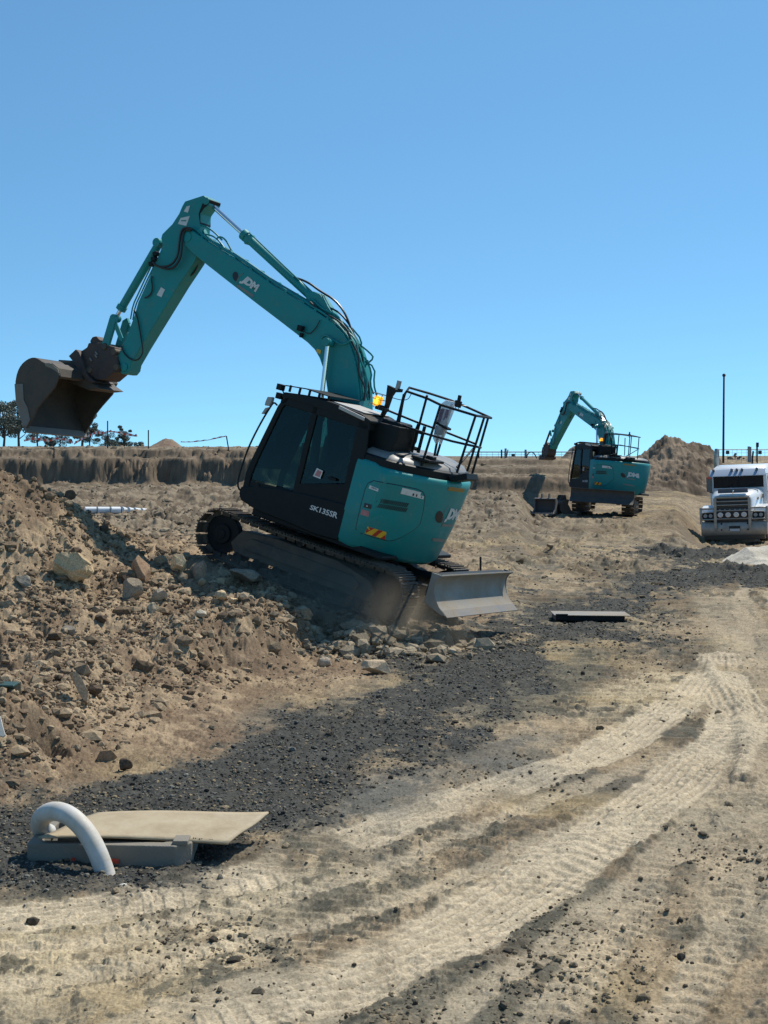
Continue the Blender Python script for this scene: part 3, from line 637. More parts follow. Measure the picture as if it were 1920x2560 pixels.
# ------------------------------------------------------------ the climbing excavator
EC = Vector((0, 0, EYE)); EMI = EM.transposed()
def L(px, py, ax=1, v=1.24):
    "point of the machine's own frame where a sight line crosses the plane axis ax = v"
    q = P(px, py, 10); d = EMI @ (q - EC); o = EMI @ (EC - ET); t = (v - o[ax]) / d[ax]; return o + d * t
def hitl(bvh, px, py, off=.005):
    q = P(px, py, 10); d = (EMI @ (q - EC)).normalized(); o = EMI @ (EC - ET)
    loc, nor, _, _ = bvh.ray_cast(o, d)
    if loc is None: return None
    if nor.dot(d) > 0: nor = -nor
    return loc + nor * off
def bvh_of(mb): return BVHTree.FromPolygons([Vector(v) for v in mb.v], mb.f)
def quadmap(q, u, v):
    "q: photo corners (upper left, upper right, lower right, lower left)"
    a = [q[0][k] * (1 - u) + q[1][k] * u for k in (0, 1)]; b = [q[3][k] * (1 - u) + q[2][k] * u for k in (0, 1)]
    return [a[k] * (1 - v) + b[k] * v for k in (0, 1)]
def sticker(name, bvh, quad, mat, parent, label=None, off=.005, nu=6, nv=4, poly=None):
    mb = MB(); vs = []; ok = True
    if poly:
        vs = [hitl(bvh, *quadmap(quad, u, v), off) for u, v in poly]; f = [tuple(range(len(vs)))]
    else:
        for j in range(nv + 1):
            for i in range(nu + 1): vs.append(hitl(bvh, *quadmap(quad, i / nu, j / nv), off))
        f = [(j * (nu + 1) + i, j * (nu + 1) + i + 1, (j + 1) * (nu + 1) + i + 1, (j + 1) * (nu + 1) + i) for j in range(nv) for i in range(nu)]
    if any(v is None for v in vs):
        g = [v for v in vs if v is not None]
        if not g: return None
        idx = [v is not None for v in vs]; f = [q for q in f if all(idx[i] for i in q)]; vs = [v if v is not None else g[0] for v in vs]
    mb.add(vs, f); o = mb.build(name, mat, parent)
    if label: o['label'] = label
    return o
def strips(name, bvh, quad, polys, mat, parent, off=.006):
    mb = MB()
    for p in polys:
        vs = [hitl(bvh, *quadmap(quad, u, v), off) for u, v in p]
        if all(v is not None for v in vs): mb.add(vs, [tuple(range(len(vs)))])
    return mb.build(name, mat, parent)
def text_mesh(s, bold=.03, res=2):
    c = bpy.data.curves.new('t', 'FONT'); c.body = s; c.offset = bold; c.resolution_u = res; c.space_character = .92
    o = bpy.data.objects.new('t', c); COL.objects.link(o); bpy.context.view_layer.update()
    me = bpy.data.meshes.new_from_object(o); v = np.array([tuple(k.co) for k in me.vertices]); f = [tuple(p.vertices) for p in me.polygons]
    bpy.data.objects.remove(o); bpy.data.curves.remove(c); bpy.data.meshes.remove(me)
    v[:, 0] = (v[:, 0] - v[:, 0].min()) / np.ptp(v[:, 0]); v[:, 1] = 1 - (v[:, 1] - v[:, 1].min()) / np.ptp(v[:, 1])
    return v[:, :2], f
def letters(name, s, bvh, quad, mat, parent, off=.008, bold=.03, label=None):
    v, f = text_mesh(s, bold); vs = [hitl(bvh, *quadmap(quad, a, b), off) for a, b in v]
    g = [k for k in vs if k is not None]; idx = [k is not None for k in vs]
    f = [q for q in f if all(idx[i] for i in q)]; vs = [k if k is not None else g[0] for k in vs]
    mb = MB(); mb.add(vs, f); o = mb.build(name, mat, parent)
    if label: o['label'] = label
    return o
def line_on(name, bvh, px, r, mat, parent, closed=False, off=.0, n=24):
    pts = []
    N = len(px)
    for i in range(N if closed else N - 1):
        a, b = px[i], px[(i + 1) % N]
        for k in range(6): pts.append(hitl(bvh, a[0] + (b[0] - a[0]) * k / 6, a[1] + (b[1] - a[1]) * k / 6, off))
    if not closed: pts.append(hitl(bvh, *px[-1], off))
    pts = [p for p in pts if p is not None]
    return MB().tube(pts, r, 6, closed=closed).build(name, mat, parent)

X1 = empty('excavator', ET, EM)
tag(X1, 'large teal tracked excavator climbing the dirt heap nose up with bucket raised at left', 'excavator', 'teal excavators')

# --- undercarriage
def track(side):
    y0, y1 = (.745, 1.245) if side > 0 else (-1.245, -.745); ym = (y0 + y1) / 2
    rad, cx, cz = .33, 1.46, .40; per = []
    n = 46; Ls = 2 * cx; C = 2 * Ls + 2 * math.pi * rad
    def at(s):
        s %= C
        if s < Ls: return Vector((-cx + s, 0, cz + rad - .03 * math.sin(math.pi * s / Ls))), 0.0
        s -= Ls
        if s < math.pi * rad: a = s / rad; return Vector((cx + rad * math.sin(a), 0, cz + rad * math.cos(a))), a
        s -= math.pi * rad
        if s < Ls: return Vector((cx - s, 0, cz - rad)), math.pi
        s -= Ls; a = s / rad; return Vector((-cx - rad * math.sin(a), 0, cz - rad * math.cos(a))), math.pi + a
    shoes = MB(); links = MB()
    for k in range(n):
        p, a = at(C * k / n); R = Matrix.Rotation(a, 3, 'Y'); nrm = R @ Vector((0, 0, 1)); tg = R @ Vector((1, 0, 0))
        c = p + nrm * .028; c.y = ym
        shoes.box(c, (C / n * .93, .5, .018), R)
        for t in (-.045, 0.0, .05): shoes.box(c + nrm * .018 + tg * t, (.014, .5, .03), R)
        for yy in (ym - .08, ym + .08):
            links.box(Vector((p.x, yy, p.z)) - nrm * .015, (C / n * .8, .035, .07), R)
    e = shoes.build('track_shoes', 'track', X1); e.name = 'crawler_track'; e['label'] = 'dusty steel crawler track ' + ('on the near side' if side > 0 else 'on the far side')
    links.build('track_chain', 'track', e)
    wh = MB()
    for sx in (-1, 1):
        w_ = MB(); w_.cyl((sx * cx, ym - .06, cz), (sx * cx, ym + .06, cz), .29, n=28); w_.cyl((sx * cx, ym - .1, cz), (sx * cx, ym + .1, cz), .15, n=20)
        w_.cyl((sx * cx, ym - .12, cz), (sx * cx, ym + .12, cz), .07, n=12)
        w_.build('sprocket' if sx > 0 else 'idler', 'black', e, bevel=.01)
    for k in range(7):
        x = -1.08 + k * .36; MB().cyl((x, ym - .13, .155), (x, ym + .13, .155), .075, n=14).build('track_roller', 'black', e)
    MB().cyl((.1, ym - .1, .66), (.1, ym + .1, .66), .05, n=12).build('carrier_roller', 'black', e)
    fr = MB(); fr.prism([(-1.2, .2), (1.15, .2), (1.25, .33), (1.1, .56), (.5, .62), (-.6, .62), (-1.2, .5), (-1.3, .34)], ym - .13, ym + .13)
    fr.prism([(-1.0, .3), (.95, .3), (1.0, .38), (.9, .5), (-.9, .5), (-1.05, .42)], ym - .16 * 1, ym + .16)
    fr.build('track_frame', 'track', e, bevel=.02)
    return e
tr_l, tr_r = track(1), track(-1)
uc = MB(); uc.prism([(-.75, .42), (.75, .42), (.55, .72), (-.55, .72)], -.78, .78); uc.box((0, 0, .5), (1.0, 1.6, .16)); uc.cyl((0, 0, .70), (0, 0, .84), .52, n=36)
uc.cyl((0, 0, .84), (0, 0, .92), .60, n=36)
und = uc.build('undercarriage_frame', 'black', X1, bevel=.02)
# dozer blade, hollow face to the rear
BDX, BDZ = .03, .09
def bs(x, z): return (x + BDX, .34 + (z - .34) * .8 + BDZ)
sec = [bs(x, z) for x, z in [(-2.36, .97), (-2.30, .91), (-2.275, .84), (-2.28, .76), (-2.30, .67), (-2.35, .56), (-2.43, .45), (-2.54, .36)]]
back = [(x + .035, z + .0) for x, z in sec]; back[0] = (sec[0][0] + .01, sec[0][1] + .02); back[-1] = (sec[-1][0] + .03, sec[-1][1] - .01)
bl = MB().prism(sec + back[::-1], -1.245, 1.245); blade = bl.build('dozer_blade', 'blade', X1, bevel=.004)
MB().prism([bs(x, z) for x, z in [(-2.49, .405), (-2.60, .315), (-2.585, .295), (-2.47, .385)]], -1.25, 1.25).build('cutting_edge', 'steel', blade, bevel=.003)
for s in (-1, 1):
    MB().prism([bs(x, z) for x, z in [(-2.37, .98), (-2.2, .98), (-2.2, .44), (-2.5, .32), (-2.57, .33), (-2.44, .44), (-2.36, .55), (-2.31, .66), (-2.29, .75), (-2.285, .84), (-2.31, .91)]], s * 1.245 - .012, s * 1.245 + .012).build('end_plate', 'blade', blade, bevel=.003)
    MB().prism([(-2.28, .62), (-2.26, .48), (-.6, .38), (-.6, .58)], s * .48 - .07, s * .48 + .07).build('blade_arm', 'black', blade, bevel=.01)
MB().box((-2.16, 0, .66), (.12, 2.3, .16)).box((-2.2, 0, .90), (.13, 2.4, .05)).build('stiffener', 'black', blade, bevel=.01)
cy = MB(); cy.cyl((-2.2, 0, .78), (-1.3, 0, .62), .035, n=14); blc = cy.build('lift_rod', 'chrome', blade)
MB().cyl((-1.75, 0, .70), (-.8, 0, .55), .065, n=16).build('lift_cylinder', 'black', blade)

# --- house: rear and sides
def tail_path(rb, y=1.24):
    pts = []; xs_ = -math.sqrt(rb ** 2 - y ** 2) if rb > y else -.7
    for x in (-.555, -.65, -.75): 
        if x > xs_ + .05: pts.append((x, y))
    a0 = math.atan2(y, xs_); a1 = 2 * math.pi - a0
    for k in range(33): a = a0 + (a1 - a0) * k / 32; pts.append((rb * math.cos(a), rb * math.sin(a)))
    pts += [(-.3, -y), (.4, -y), (.95, -y + .04), (1.02, -.9), (1.02, -.42), (.2, -.40), (-.3, -.40), (-.35, .2), (-.555, .2)]
    return pts
def zb(x): return .92 + min(0, (x + .56)) * .15
rings = []
NP = None
for kind, rb, dy in ((0, 1.40, .05), (1, 1.46, .01), (2, 1.57, 0), (3, 1.655, 0), (4, 1.65, .012), (5, 1.62, .04)):
    pts = tail_path(rb, 1.24 - dy)
    if NP is None: NP = 1
    # resample to a constant count
    arr = np.array(pts); seg = np.r_[0, np.cumsum(np.hypot(*np.diff(arr, axis=0).T))]; t = np.linspace(0, seg[-1], 90)
    rx_, ry_ = np.interp(t, seg, arr[:, 0]), np.interp(t, seg, arr[:, 1])
    zt = {0: 0, 1: .05, 2: .45, 3: .92, 4: .975, 5: 1.0}[kind]
    rings.append([(a, b, zb(a) * (1 - zt) + (2.13 + (.03 if a > -.9 else 0)) * zt) for a, b in zip(rx_, ry_)])
hb = MB().loft(rings); housing = hb.build('engine_housing', 'teal', X1, ang=50); HB = bvh_of(hb)
MB().prism([(-1.3, .84), (1.0, .84), (1.0, .99), (-.5, .99), (-1.3, .90)], -1.15, 1.15).build('turntable_deck', 'black', X1, bevel=.02)
# black lower skirt and nose under the cab
sk = [L(600, 1250), L(596, 1232), L(601, 1216), L(640, 1214), L(700, 1222), L(770, 1236), L(870, 1262), L(842, 1352), L(790, 1338), L(700, 1300), L(640, 1276)]
skm = MB().prism([(p.x, p.z) for p in sk], .2, 1.238)
skirt = skm.build('cab_skirt', 'black', X1, bevel=.025); SKB = bvh_of(skm)
letters('model_number', 'SK135SR', SKB, [(778, 1262), (847, 1282), (843, 1297), (774, 1273)], 'decal', skirt, bold=.02)
# hood
def hoodring(ins, z, dz=0):
    pts = [(-.60, 1.20 - ins)]
    R_ = 1.585 - ins; ye = 1.20 - ins; xe = -math.sqrt(R_ ** 2 - ye ** 2); a0 = math.atan2(ye, xe); a1 = 2 * math.pi - a0
    for k in range(25): a = a0 + (a1 - a0) * k / 24; pts.append((R_ * math.cos(a), R_ * math.sin(a)))
    pts += [(-.60, -1.20 + ins), (-.60, -.5), (-.60, .5)]
    return [(x, y, z + dz * max(0, 1 - (x * x + y * y) / 2.2)) for x, y in pts]
hood = MB().loft([hoodring(0, 2.10), hoodring(0, 2.23), hoodring(.03, 2.25)]).build('hood_base', 'black', X1, bevel=.006)
ht = MB(); rr = [hoodring(.04 + .0 * k, 2.252) for k in (0,)]
ht.loft([hoodring(.05, 2.253), hoodring(.09, 2.30), hoodring(.25, 2.345), hoodring(.55, 2.37)]).build('hood_cover', 'hood', hood, ang=60)
MB().box((-1.0, .93, 2.33), (.22, .07, .03), Matrix.Rotation(-.2, 3, 'X')).build('hood_handle', 'black', hood, bevel=.01)
MB().box((-1.3, .55, 2.36), (.3, .5, .04)).box((-1.38, .62, 2.40), (.12, .12, .06)).build('hood_latch', 'black', hood, bevel=.01)

# --- side door outline, vent, latch and stickers
door_px = [(903, 1262), (914, 1222), (921, 1208), (935, 1202), (985, 1211), (1040, 1222), (1056, 1229), (1062, 1240), (1058, 1275), (1050, 1308), (1038, 1322), (1005, 1342), (985, 1350), (970, 1352), (935, 1343), (897, 1331), (890, 1322), (893, 1305)]
dp = []
for i in range(len(door_px)):
    a, b = door_px[i], door_px[(i + 1) % len(door_px)]
    for k in range(3): dp.append((a[0] + (b[0] - a[0]) * k / 3, a[1] + (b[1] - a[1]) * k / 3))
ctr = (975, 1275)
dm_ = MB(); rg = []
for sc_, of in ((1.0, .001), (.985, .012), (.6, .013), (.2, .013)):
    rg.append([hitl(HB, ctr[0] + (a - ctr[0]) * sc_, ctr[1] + (b - ctr[1]) * sc_, of) for a, b in dp])
dm_.loft(rg, caps=False); n_ = len(dp); dm_.f.append(tuple(range(3 * n_, 4 * n_)))
door = dm_.build('engine_side_door', 'teal', X1, ang=25); DB = bvh_of(dm_)
line_on('door_gap', HB, door_px, .0075, 'decalblack', door, True, off=.002)
LQ = [(920, 1213), (949, 1221), (946, 1230), (923, 1226)]
s_ = sticker('warning_label', DB, [(925, 1213), (947, 1222), (945, 1229), (922, 1221)], 'decal', door)
strips('label_print', DB, [(925, 1213), (947, 1222), (945, 1229), (922, 1221)], [[(.2, .2), (.8, .2), (.8, .35), (.2, .35)], [(.25, .5), (.9, .5), (.9, .62), (.25, .62)]], 'decalblack', door, .009)
q2 = [(1006, 1219), (1062, 1233), (1058, 1248), (1001, 1234)]
sticker('instruction_label', DB, q2, 'decal', door)
strips('label_print', DB, q2, [[(.5, .45), (.56, .45), (.56, .85), (.5, .85)],
    [(.65, .45), (.7, .45), (.7, .85), (.65, .85)], [(.88, .6), (.92, .6), (.92, .85), (.88, .85)]], 'decalblack', door, .009)
strips('label_print', DB, q2, [[(.8, .1), (.95, .1), (.95, .3), (.8, .3)]], 'red', door, .0095)
vq = [(941, 1244), (1025, 1258), (1019, 1282), (937, 1268)]
vp = []
for row in (0, 1):
    for k in range(17):
        u = .01 + k * .055; v0, v1 = (.02, .46) if row == 0 else (.54, .98); sl_ = .05
        u0 = u + (.0 if row == 0 else .0)
        vp.append([(u0 + sl_, v0), (u0 + sl_ + .032, v0), (u0 + .032, v1), (u0, v1)])
strips('vent', DB, vq, vp, 'decalblack', door, .007)
sticker('latch_plate', DB, [(912, 1257), (930, 1262), (928, 1273), (909, 1268)], 'decalblack', door, off=.01)
lk = hitl(DB, 919, 1265, .02); MB().ball(lk, .014, 8, 6).build('door_lock', 'chrome', door)
sticker('safety_label', DB, [(905, 1273), (924, 1279), (921, 1292), (901, 1286)], 'pink', door)
rq = [(919, 1316), (966, 1330), (963, 1349), (912, 1333)]
sticker('reflective_stripe', DB, rq, 'yellow', door, nu=8, nv=3)
strips('reflective_bar', DB, rq, [[(.0, .45), (.12, .0), (.36, .0), (.02, .95)], [(.33, 1), (.58, .0), (.80, .0), (.52, 1)], [(.76, 1), (.98, .35), (.99, .99)]], 'red', door, .009)
# logo on the counterweight
lq = [(1125, 1271), (1149, 1274), (1136, 1307), (1108, 1304)]
def logo(bvh, quad, par, bold, extra=True):
    o = letters('company_logo', 'JDM', bvh, quad, 'decal', par, bold=bold)
    return o
lg = letters('company_logo', 'JDM', HB, [(1124, 1270), (1150, 1274), (1137, 1308), (1108, 1305)], 'decal', housing, bold=.06, off=.009)
blob = [(.5 + .5 * math.cos(t), .5 + .5 * math.sin(t)) for t in [2 * math.pi * k / 20 for k in range(20)]]
sticker('logo_drop', HB, [(1089, 1277), (1108, 1277), (1108, 1307), (1087, 1307)], 'decalblack', housing, poly=blob, off=.006)
line_on('logo_swirl', HB, [(1123, 1264), (1112, 1275), (1106, 1290), (1104, 1303), (1108, 1312)], .006, 'hood', housing, off=.002)
sticker('logo_strapline', HB, [(1106, 1309), (1131, 1311), (1128, 1317), (1103, 1315)], 'hood', housing, off=.007, nv=1)
letters('phone_number', '9402 1155', HB, [(1081, 1344), (1118, 1349), (1116, 1356), (1080, 1352)], 'decal', housing, bold=.01, off=.007) if False else sticker('small_lettering', HB, [(1081, 1344), (1118, 1349), (1116, 1356), (1080, 1352)], 'hood', housing, off=.007, nv=1)
sticker('orange_label', HB, [(1122, 1217), (1161, 1222), (1159, 1231), (1119, 1226)], 'orange', housing, off=.006)

# --- cab
def LP(px, py, v=1.22): q = L(px, py, 1, v); return (q.x, q.z)
cab = empty('cab', (0, 0, 0)); cab.parent = X1
FB, FM, FT = (1.17, 1.15), (1.18, 1.60), (.98, 2.60)                # windscreen line low, middle, top
lowf = LP(603, 1222); 
yc0, yc1 = .25, 1.22
fr = MB()
for y0, y1 in ((yc1 - .05, yc1), (yc0, yc0 + .05)):
    fr.prism([(1.22, 1.12), (1.23, 1.42), (1.19, 1.66), (.98, 2.52), (.90, 2.68), (.80, 2.68), (.90, 2.50), (1.09, 1.66), (1.13, 1.42), (1.12, 1.16)], y0, y1)   # front pillar
    fr.prism([(.28, 1.2), (.36, 1.2), (.40, 2.68), (.30, 2.68)], y0, y1)                                                                                   # middle pillar
    fr.prism([(-.62, 1.15), (-.47, 1.15), (-.40, 2.5), (-.42, 2.68), (-.58, 2.64), (-.64, 2.3)], y0, y1)                                                        # rear pillar
    fr.prism([(.95, 2.56), (.86, 2.70), (.2, 2.77), (-.58, 2.70), (-.60, 2.56)], y0, y1)                                                                     # roof rail
    fr.prism([(1.24, 1.04), (1.24, 1.2), (-.5, 1.26), (-.56, .98)], y0, y1)
fr.prism([(.36, 1.2), (1.12, 1.2), (1.12, 1.32), (.36, 1.40)], yc1 - .045, yc1 - .005)
fr.prism([(-.5, 1.2), (.3, 1.2), (.3, 1.52), (-.5, 1.75)], yc1 - .045, yc1 - .005)
fr.prism([(-.5, 1.2), (.62, 1.2), (.62, 1.62), (.52, 1.75), (.44, 2.62), (-.5, 2.6)], yc0 + .005, yc0 + .045)  # solid panel added in the right wall to block light through the cab
fr.box((1.19, (yc0 + yc1) / 2, 1.10), (.06, yc1 - yc0 - .1, .12)).box((.95, (yc0 + yc1) / 2, 2.58), (.07, yc1 - yc0 - .1, .09)).box((1.20, (yc0 + yc1) / 2, 1.54), (.04, yc1 - yc0 - .1, .05))
fr.box((-.56, (yc0 + yc1) / 2, 1.5), (.05, yc1 - yc0 - .1, .7)).box((-.54, (yc0 + yc1) / 2, 2.62), (.06, yc1 - yc0 - .1, .12))
cabf = fr.build('cab_frame', 'black', cab, bevel=.012)
rf = MB().prism([(.97, 2.69), (.93, 2.74), (.6, 2.785), (.1, 2.80), (-.4, 2.77), (-.6, 2.71), (-.6, 2.66), (.95, 2.66)], yc0 - .01, yc1 + .005)
roof = rf.build('cab_roof', 'black', cab, bevel=.02); 
MB().prism([(.12, 2.80), (-.42, 2.775), (-.42, 2.79), (.12, 2.815)], yc0 + .12, yc1 - .08).build('roof_sheen', 'cream', cab, bevel=.006)  # grey sheet painted as the sunlit sheen of the dark roof
MB().prism([(-.05, 2.74), (-.5, 2.68), (-.5, 2.73), (-.05, 2.79)], yc1 + .005, yc1 + .04).build('rain_gutter', 'cream', cab, bevel=.008)
gd = MB().prism([(.95, 2.845), (.60, 2.885), (.2, 2.875), (.2, 2.86), (.6, 2.868), (.95, 2.828)], yc0 + .0, yc1 - .02)
for k in range(5): gd.box((.88 - k * .17, yc1 - .06, 2.81 + .004 * min(k, 4)), (.035, .02, .10))
gd.build('roof_guard', 'black', cab, bevel=.003)
def pane(name, poly, y): return MB().prism(poly, y - .003, y + .003).build(name, 'glass', cab)
pane('door_window', [(1.13, 1.36), (1.14, 1.62), (.93, 2.56), (.38, 2.58), (.36, 1.40)], yc1 - .03)
pane('rear_side_window', [(.30, 1.52), (.32, 2.60), (-.42, 2.58), (-.47, 1.75)], yc1 - .03)
pane('right_window', [(1.13, 1.3), (1.14, 1.62), (.93, 2.56), (.44, 2.58), (.52, 1.75), (.62, 1.6), (.62, 1.3)], yc0 + .03)
MB().add([(1.21, yc0 + .04, 1.18), (1.21, yc1 - .04, 1.18), (1.205, yc1 - .04, 1.52), (1.205, yc0 + .04, 1.52)], [(0, 1, 2, 3)]).build('lower_windscreen', 'glass', cab)
MB().add([(1.195, yc0 + .04, 1.56), (1.195, yc1 - .04, 1.56), (.97, yc1 - .04, 2.55), (.97, yc0 + .04, 2.55)], [(0, 1, 2, 3)]).build('windscreen', 'glass', cab)
MB().tube([(1.10, .55, 1.62), (1.04, .6, 1.9), (1.0, .62, 2.05)], .008, 6).build('wiper', 'black', cab)
dl = L(829, 1197); MB().box((dl.x, 1.232, dl.z), (.14, .02, .04)).build('door_handle', 'black', cab, bevel=.005)
sb = MB(); st = [L(791, 1170), L(806, 1177), L(799, 1197), L(781, 1190)]; sb.prism([(p.x, p.z) for p in st], 1.222, 1.226).build('white_door_label', 'decal', cab)
MB().prism([(p.x, p.z) for p in [L(793, 1174), L(803, 1179), L(798, 1193), L(785, 1188)]], 1.2262, 1.227).build('label_print', 'pink', cab)
ln = L(640, 1214); MB().cyl((ln.x, 1.2, ln.z), (ln.x, 1.235, ln.z), .05, n=16).build('cab_mount_cap', 'black', cab)
# interior
MB().prism([(-.42, 1.35), (.05, 1.35), (.12, 1.48), (.05, 1.55), (-.28, 1.55), (-.42, 2.25), (-.52, 2.25)], .50, .98).build('seat', 'black', cab, bevel=.04)
MB().prism([(-.45, 2.28), (-.50, 2.28), (-.52, 2.48), (-.44, 2.48)], .62, .86).build('headrest', 'black', cab, bevel=.03)
MB().prism([(-.3, 1.2), (.35, 1.2), (.42, 1.65), (-.3, 1.6)], .31, .46).build('right_console', 'black', cab, bevel=.02)
MB().prism([(-.3, 1.2), (.3, 1.2), (.35, 1.62), (-.3, 1.6)], 1.02, 1.12).build('left_console', 'black', cab, bevel=.02)
mn = L(762, 1120, 1, .9); MB().box((mn.x, .9, mn.z), (.05, .2, .16), Matrix.Rotation(.2, 3, 'Z')).build('monitor', 'mirror', cab, bevel=.01)
MB().box((.15, .74, 1.17), (1.9, .9, .06)).build('cab_floor', 'black', cab)
# work lights, mirror, grab bar
for a, b, v in ((702, 968, 1.15), (700, 990, 1.1)):
    q = L(a, b, 1, v); MB().box(q, (.09, .11, .09)).tube([q, (.93, v - .03, 2.66)], .012, 6).build('work_light', 'black', X1, bevel=.015)
gb = [L(*p) for p in [(596, 1222), (594, 1206), (600, 1180), (620, 1120), (650, 1060), (680, 1010), (686, 1006)]]
gb = [Vector((p.x, 1.24, p.z)) for p in gb]; gb = [Vector((1.22, 1.2, 1.13))] + gb + [Vector((1.0, 1.2, 2.52))]
MB().tube(gb, .014, 8, sm=2).build('grab_bar', 'black', X1)
mp = [L(*p, 1, 1.26) for p in [(667, 1003), (672, 992), (684, 993), (682, 1002), (672, 1034), (659, 1034), (664, 1022), (670, 1012)]]
MB().prism([(mp[0].x, mp[0].z), (mp[1].x, mp[1].z), (mp[2].x, mp[2].z), (mp[3].x, mp[3].z), (L(678, 1016).x, L(678, 1016).z), (L(666, 1014).x, L(666, 1014).z)], 1.22, 1.30).build('rear_view_mirror', 'mirror', X1, bevel=.012)
MB().prism([(L(676, 1018).x, L(676, 1018).z), (L(666, 1020).x, L(666, 1020).z), (L(656, 1035).x, L(656, 1035).z), (L(662, 1035).x, L(662, 1035).z)], 1.22, 1.28).build('mirror_backing', 'mirror', X1, bevel=.01)

# --- things standing on the deck between cab and hood
def box_px(q, name, mat, y0, y1, bev=.015, par=None):
    pp = [L(*p, 1, y1) for p in q]; return MB().prism([(p.x, p.z) for p in pp], y0, y1).build(name, mat, par or X1, bevel=bev)
box_px([(928, 1050), (1000, 1068), (993, 1100), (975, 1128), (905, 1142)], 'hydraulic_tank_cover', 'black', .35, .98)
box_px([(955, 1045), (1003, 1058), (1000, 1078), (950, 1064)], 'air_filter', 'black', .45, .85, .03)
MB().tube([L(990, 1075, 1, .6), L(998, 1090, 1, .6), L(996, 1112, 1, .6), L(985, 1128, 1, .6)], .035, 10, sm=2).build('exhaust_pipe', 'black', X1)
b0 = L(955, 1022, 1, .7); b1 = L(945, 1003, 1, .7)
MB().box(b0, (.16, .16, .05)).box((b1 + b0) / 2 - Vector((0, 0, .03)), (.1, .1, .07)).build('beacon_base', 'black', X1, bevel=.01)
bea = MB().box(b1, (.11, .11, .15)).build('warning_beacon', 'amber', X1, bevel=.02); MB().box(b1 + Vector((0, .05, 0)), (.06, .03, .09)).build('beacon_core', 'amber2', bea, bevel=.01)
cg = MB()
for dx in (-.09, 0, .09):
    for dy in (-.09, .09): cg.tube([b1 + Vector((dx, dy, -.1)), b1 + Vector((dx, dy, .11))], .004, 4)
for dz in (-.05, .03, .11): cg.tube([b1 + Vector((a, b, dz)) for a, b in ((-.09, -.09), (.09, -.09), (.09, .09), (-.09, .09))], .004, 4, closed=True)
cg.build('beacon_cage', 'steel', bea)
# camera posts
box_px([(968, 962), (985, 970), (1002, 972), (1000, 980), (984, 980), (977, 990), (966, 1022), (956, 1040), (950, 1038), (962, 1010)], 'camera_bracket', 'black', .55, .63, .004)
MB().cyl(L(993, 975, 1, .6), L(999, 952, 1, .6), .035, n=12).build('camera_head', 'mirror', X1)
# --- handrail on the hood
def railpt(px, py, y): return L(px, py, 1, y)
yn, yf = .75, -.35
near = [railpt(1011, 1000, yn), railpt(1014, 979, yn), railpt(1023, 984, yn), railpt(1068, 997, yn), railpt(1101, 1011, yn), railpt(1189, 1039, yn)]
rear_c = railpt(1228, 1045, yf); hr = MB(); rr_ = .019
hr.tube([railpt(997, 1060, yn), railpt(1008, 1000, yn), railpt(1016, 978, yn), railpt(1068, 996, yn), railpt(1101, 1012, yn), railpt(1189, 1039, yn), rear_c], rr_, 8)
hr.tube([railpt(1012, 985, .5), railpt(1023, 969, .4), railpt(1075, 984, yf + .4), railpt(1128, 1001, yf + .1), railpt(1168, 1018, yf), rear_c], rr_, 8)
hr.tube([railpt(999, 1060, yn), railpt(1060, 1083, yn), railpt(1130, 1103, yn), railpt(1192, 1117, yn), railpt(1202, 1119, yf)], rr_ * .9, 8)
hr.tube([railpt(972, 1027, .3), railpt(1046, 1057, .1), railpt(1116, 1081, -.1), railpt(1192, 1111, yf)], rr_ * .9, 8)
for a, b, v, c_, d_, u_ in ((1010, 985, yn, 990, 1068, yn), (1068, 988, yn, 1030, 1130, yn * .6), (1101, 1013, yn, 1054, 1164, yn), (1189, 1039, yn, 1142, 1182, yn),
                (1210, 1045, .1, 1168, 1178, .1), (1220, 1046, yf + .05, 1180, 1186, yf + .05), (1045, 1062, .2, 1020, 1128, .2), (1108, 1020, 0, 1086, 1140, 0), (1130, 1010, -.2, 1092, 1140, -.2)):
    hr.tube([railpt(a, b, v), railpt(c_, d_, u_)], rr_, 8)
hr.tube([railpt(1186, 1118, yf), railpt(1150, 1160, .1), railpt(1142, 1168, .2)], rr_ * .8, 8)
hr.build('handrail', 'black', X1)
ld = MB(); 
for a, b in (((1047, 1060), (1020, 1125)), ((1062, 1066), (1045, 1132)), ((1040, 1078), (1060, 1083)), ((1026, 1118), (1047, 1124))):
    ld.tube([railpt(*a, .3), railpt(*b, .3)], .028, 4)
ld.build('guard_frame', 'black', X1)
MB().box(railpt(1145, 1010, -.1), (.1, .06, .1)).cyl(railpt(1146, 1008, -.1), railpt(1150, 988, -.1), .03, n=10).build('rear_camera', 'black', X1, bevel=.01)
MB().tube([railpt(1140, 1012, -.1), railpt(1138, 1026, -.1), railpt(1144, 1026, -.1), railpt(1150, 1014, -.1), railpt(1166, 1015, -.2)], .006, 5, sm=1).build('camera_cable', 'hose', X1)
MB().tube([railpt(980, 994, .6), railpt(1000, 1000, .6), railpt(1020, 1000, .6), railpt(1028, 985, .6)], .006, 5, sm=2).build('camera_cable', 'hose', X1)
MB().prism([(p.x, p.z) for p in [L(1135, 1192, 1, .1), L(1180, 1184, 1, .1), L(1182, 1200, 1, .1), L(1140, 1205, 1, .1)]], -.1, .3).box((-1.42, .1, 2.2), (.12, .5, .1)).build('rail_bracket', 'black', X1, bevel=.01)

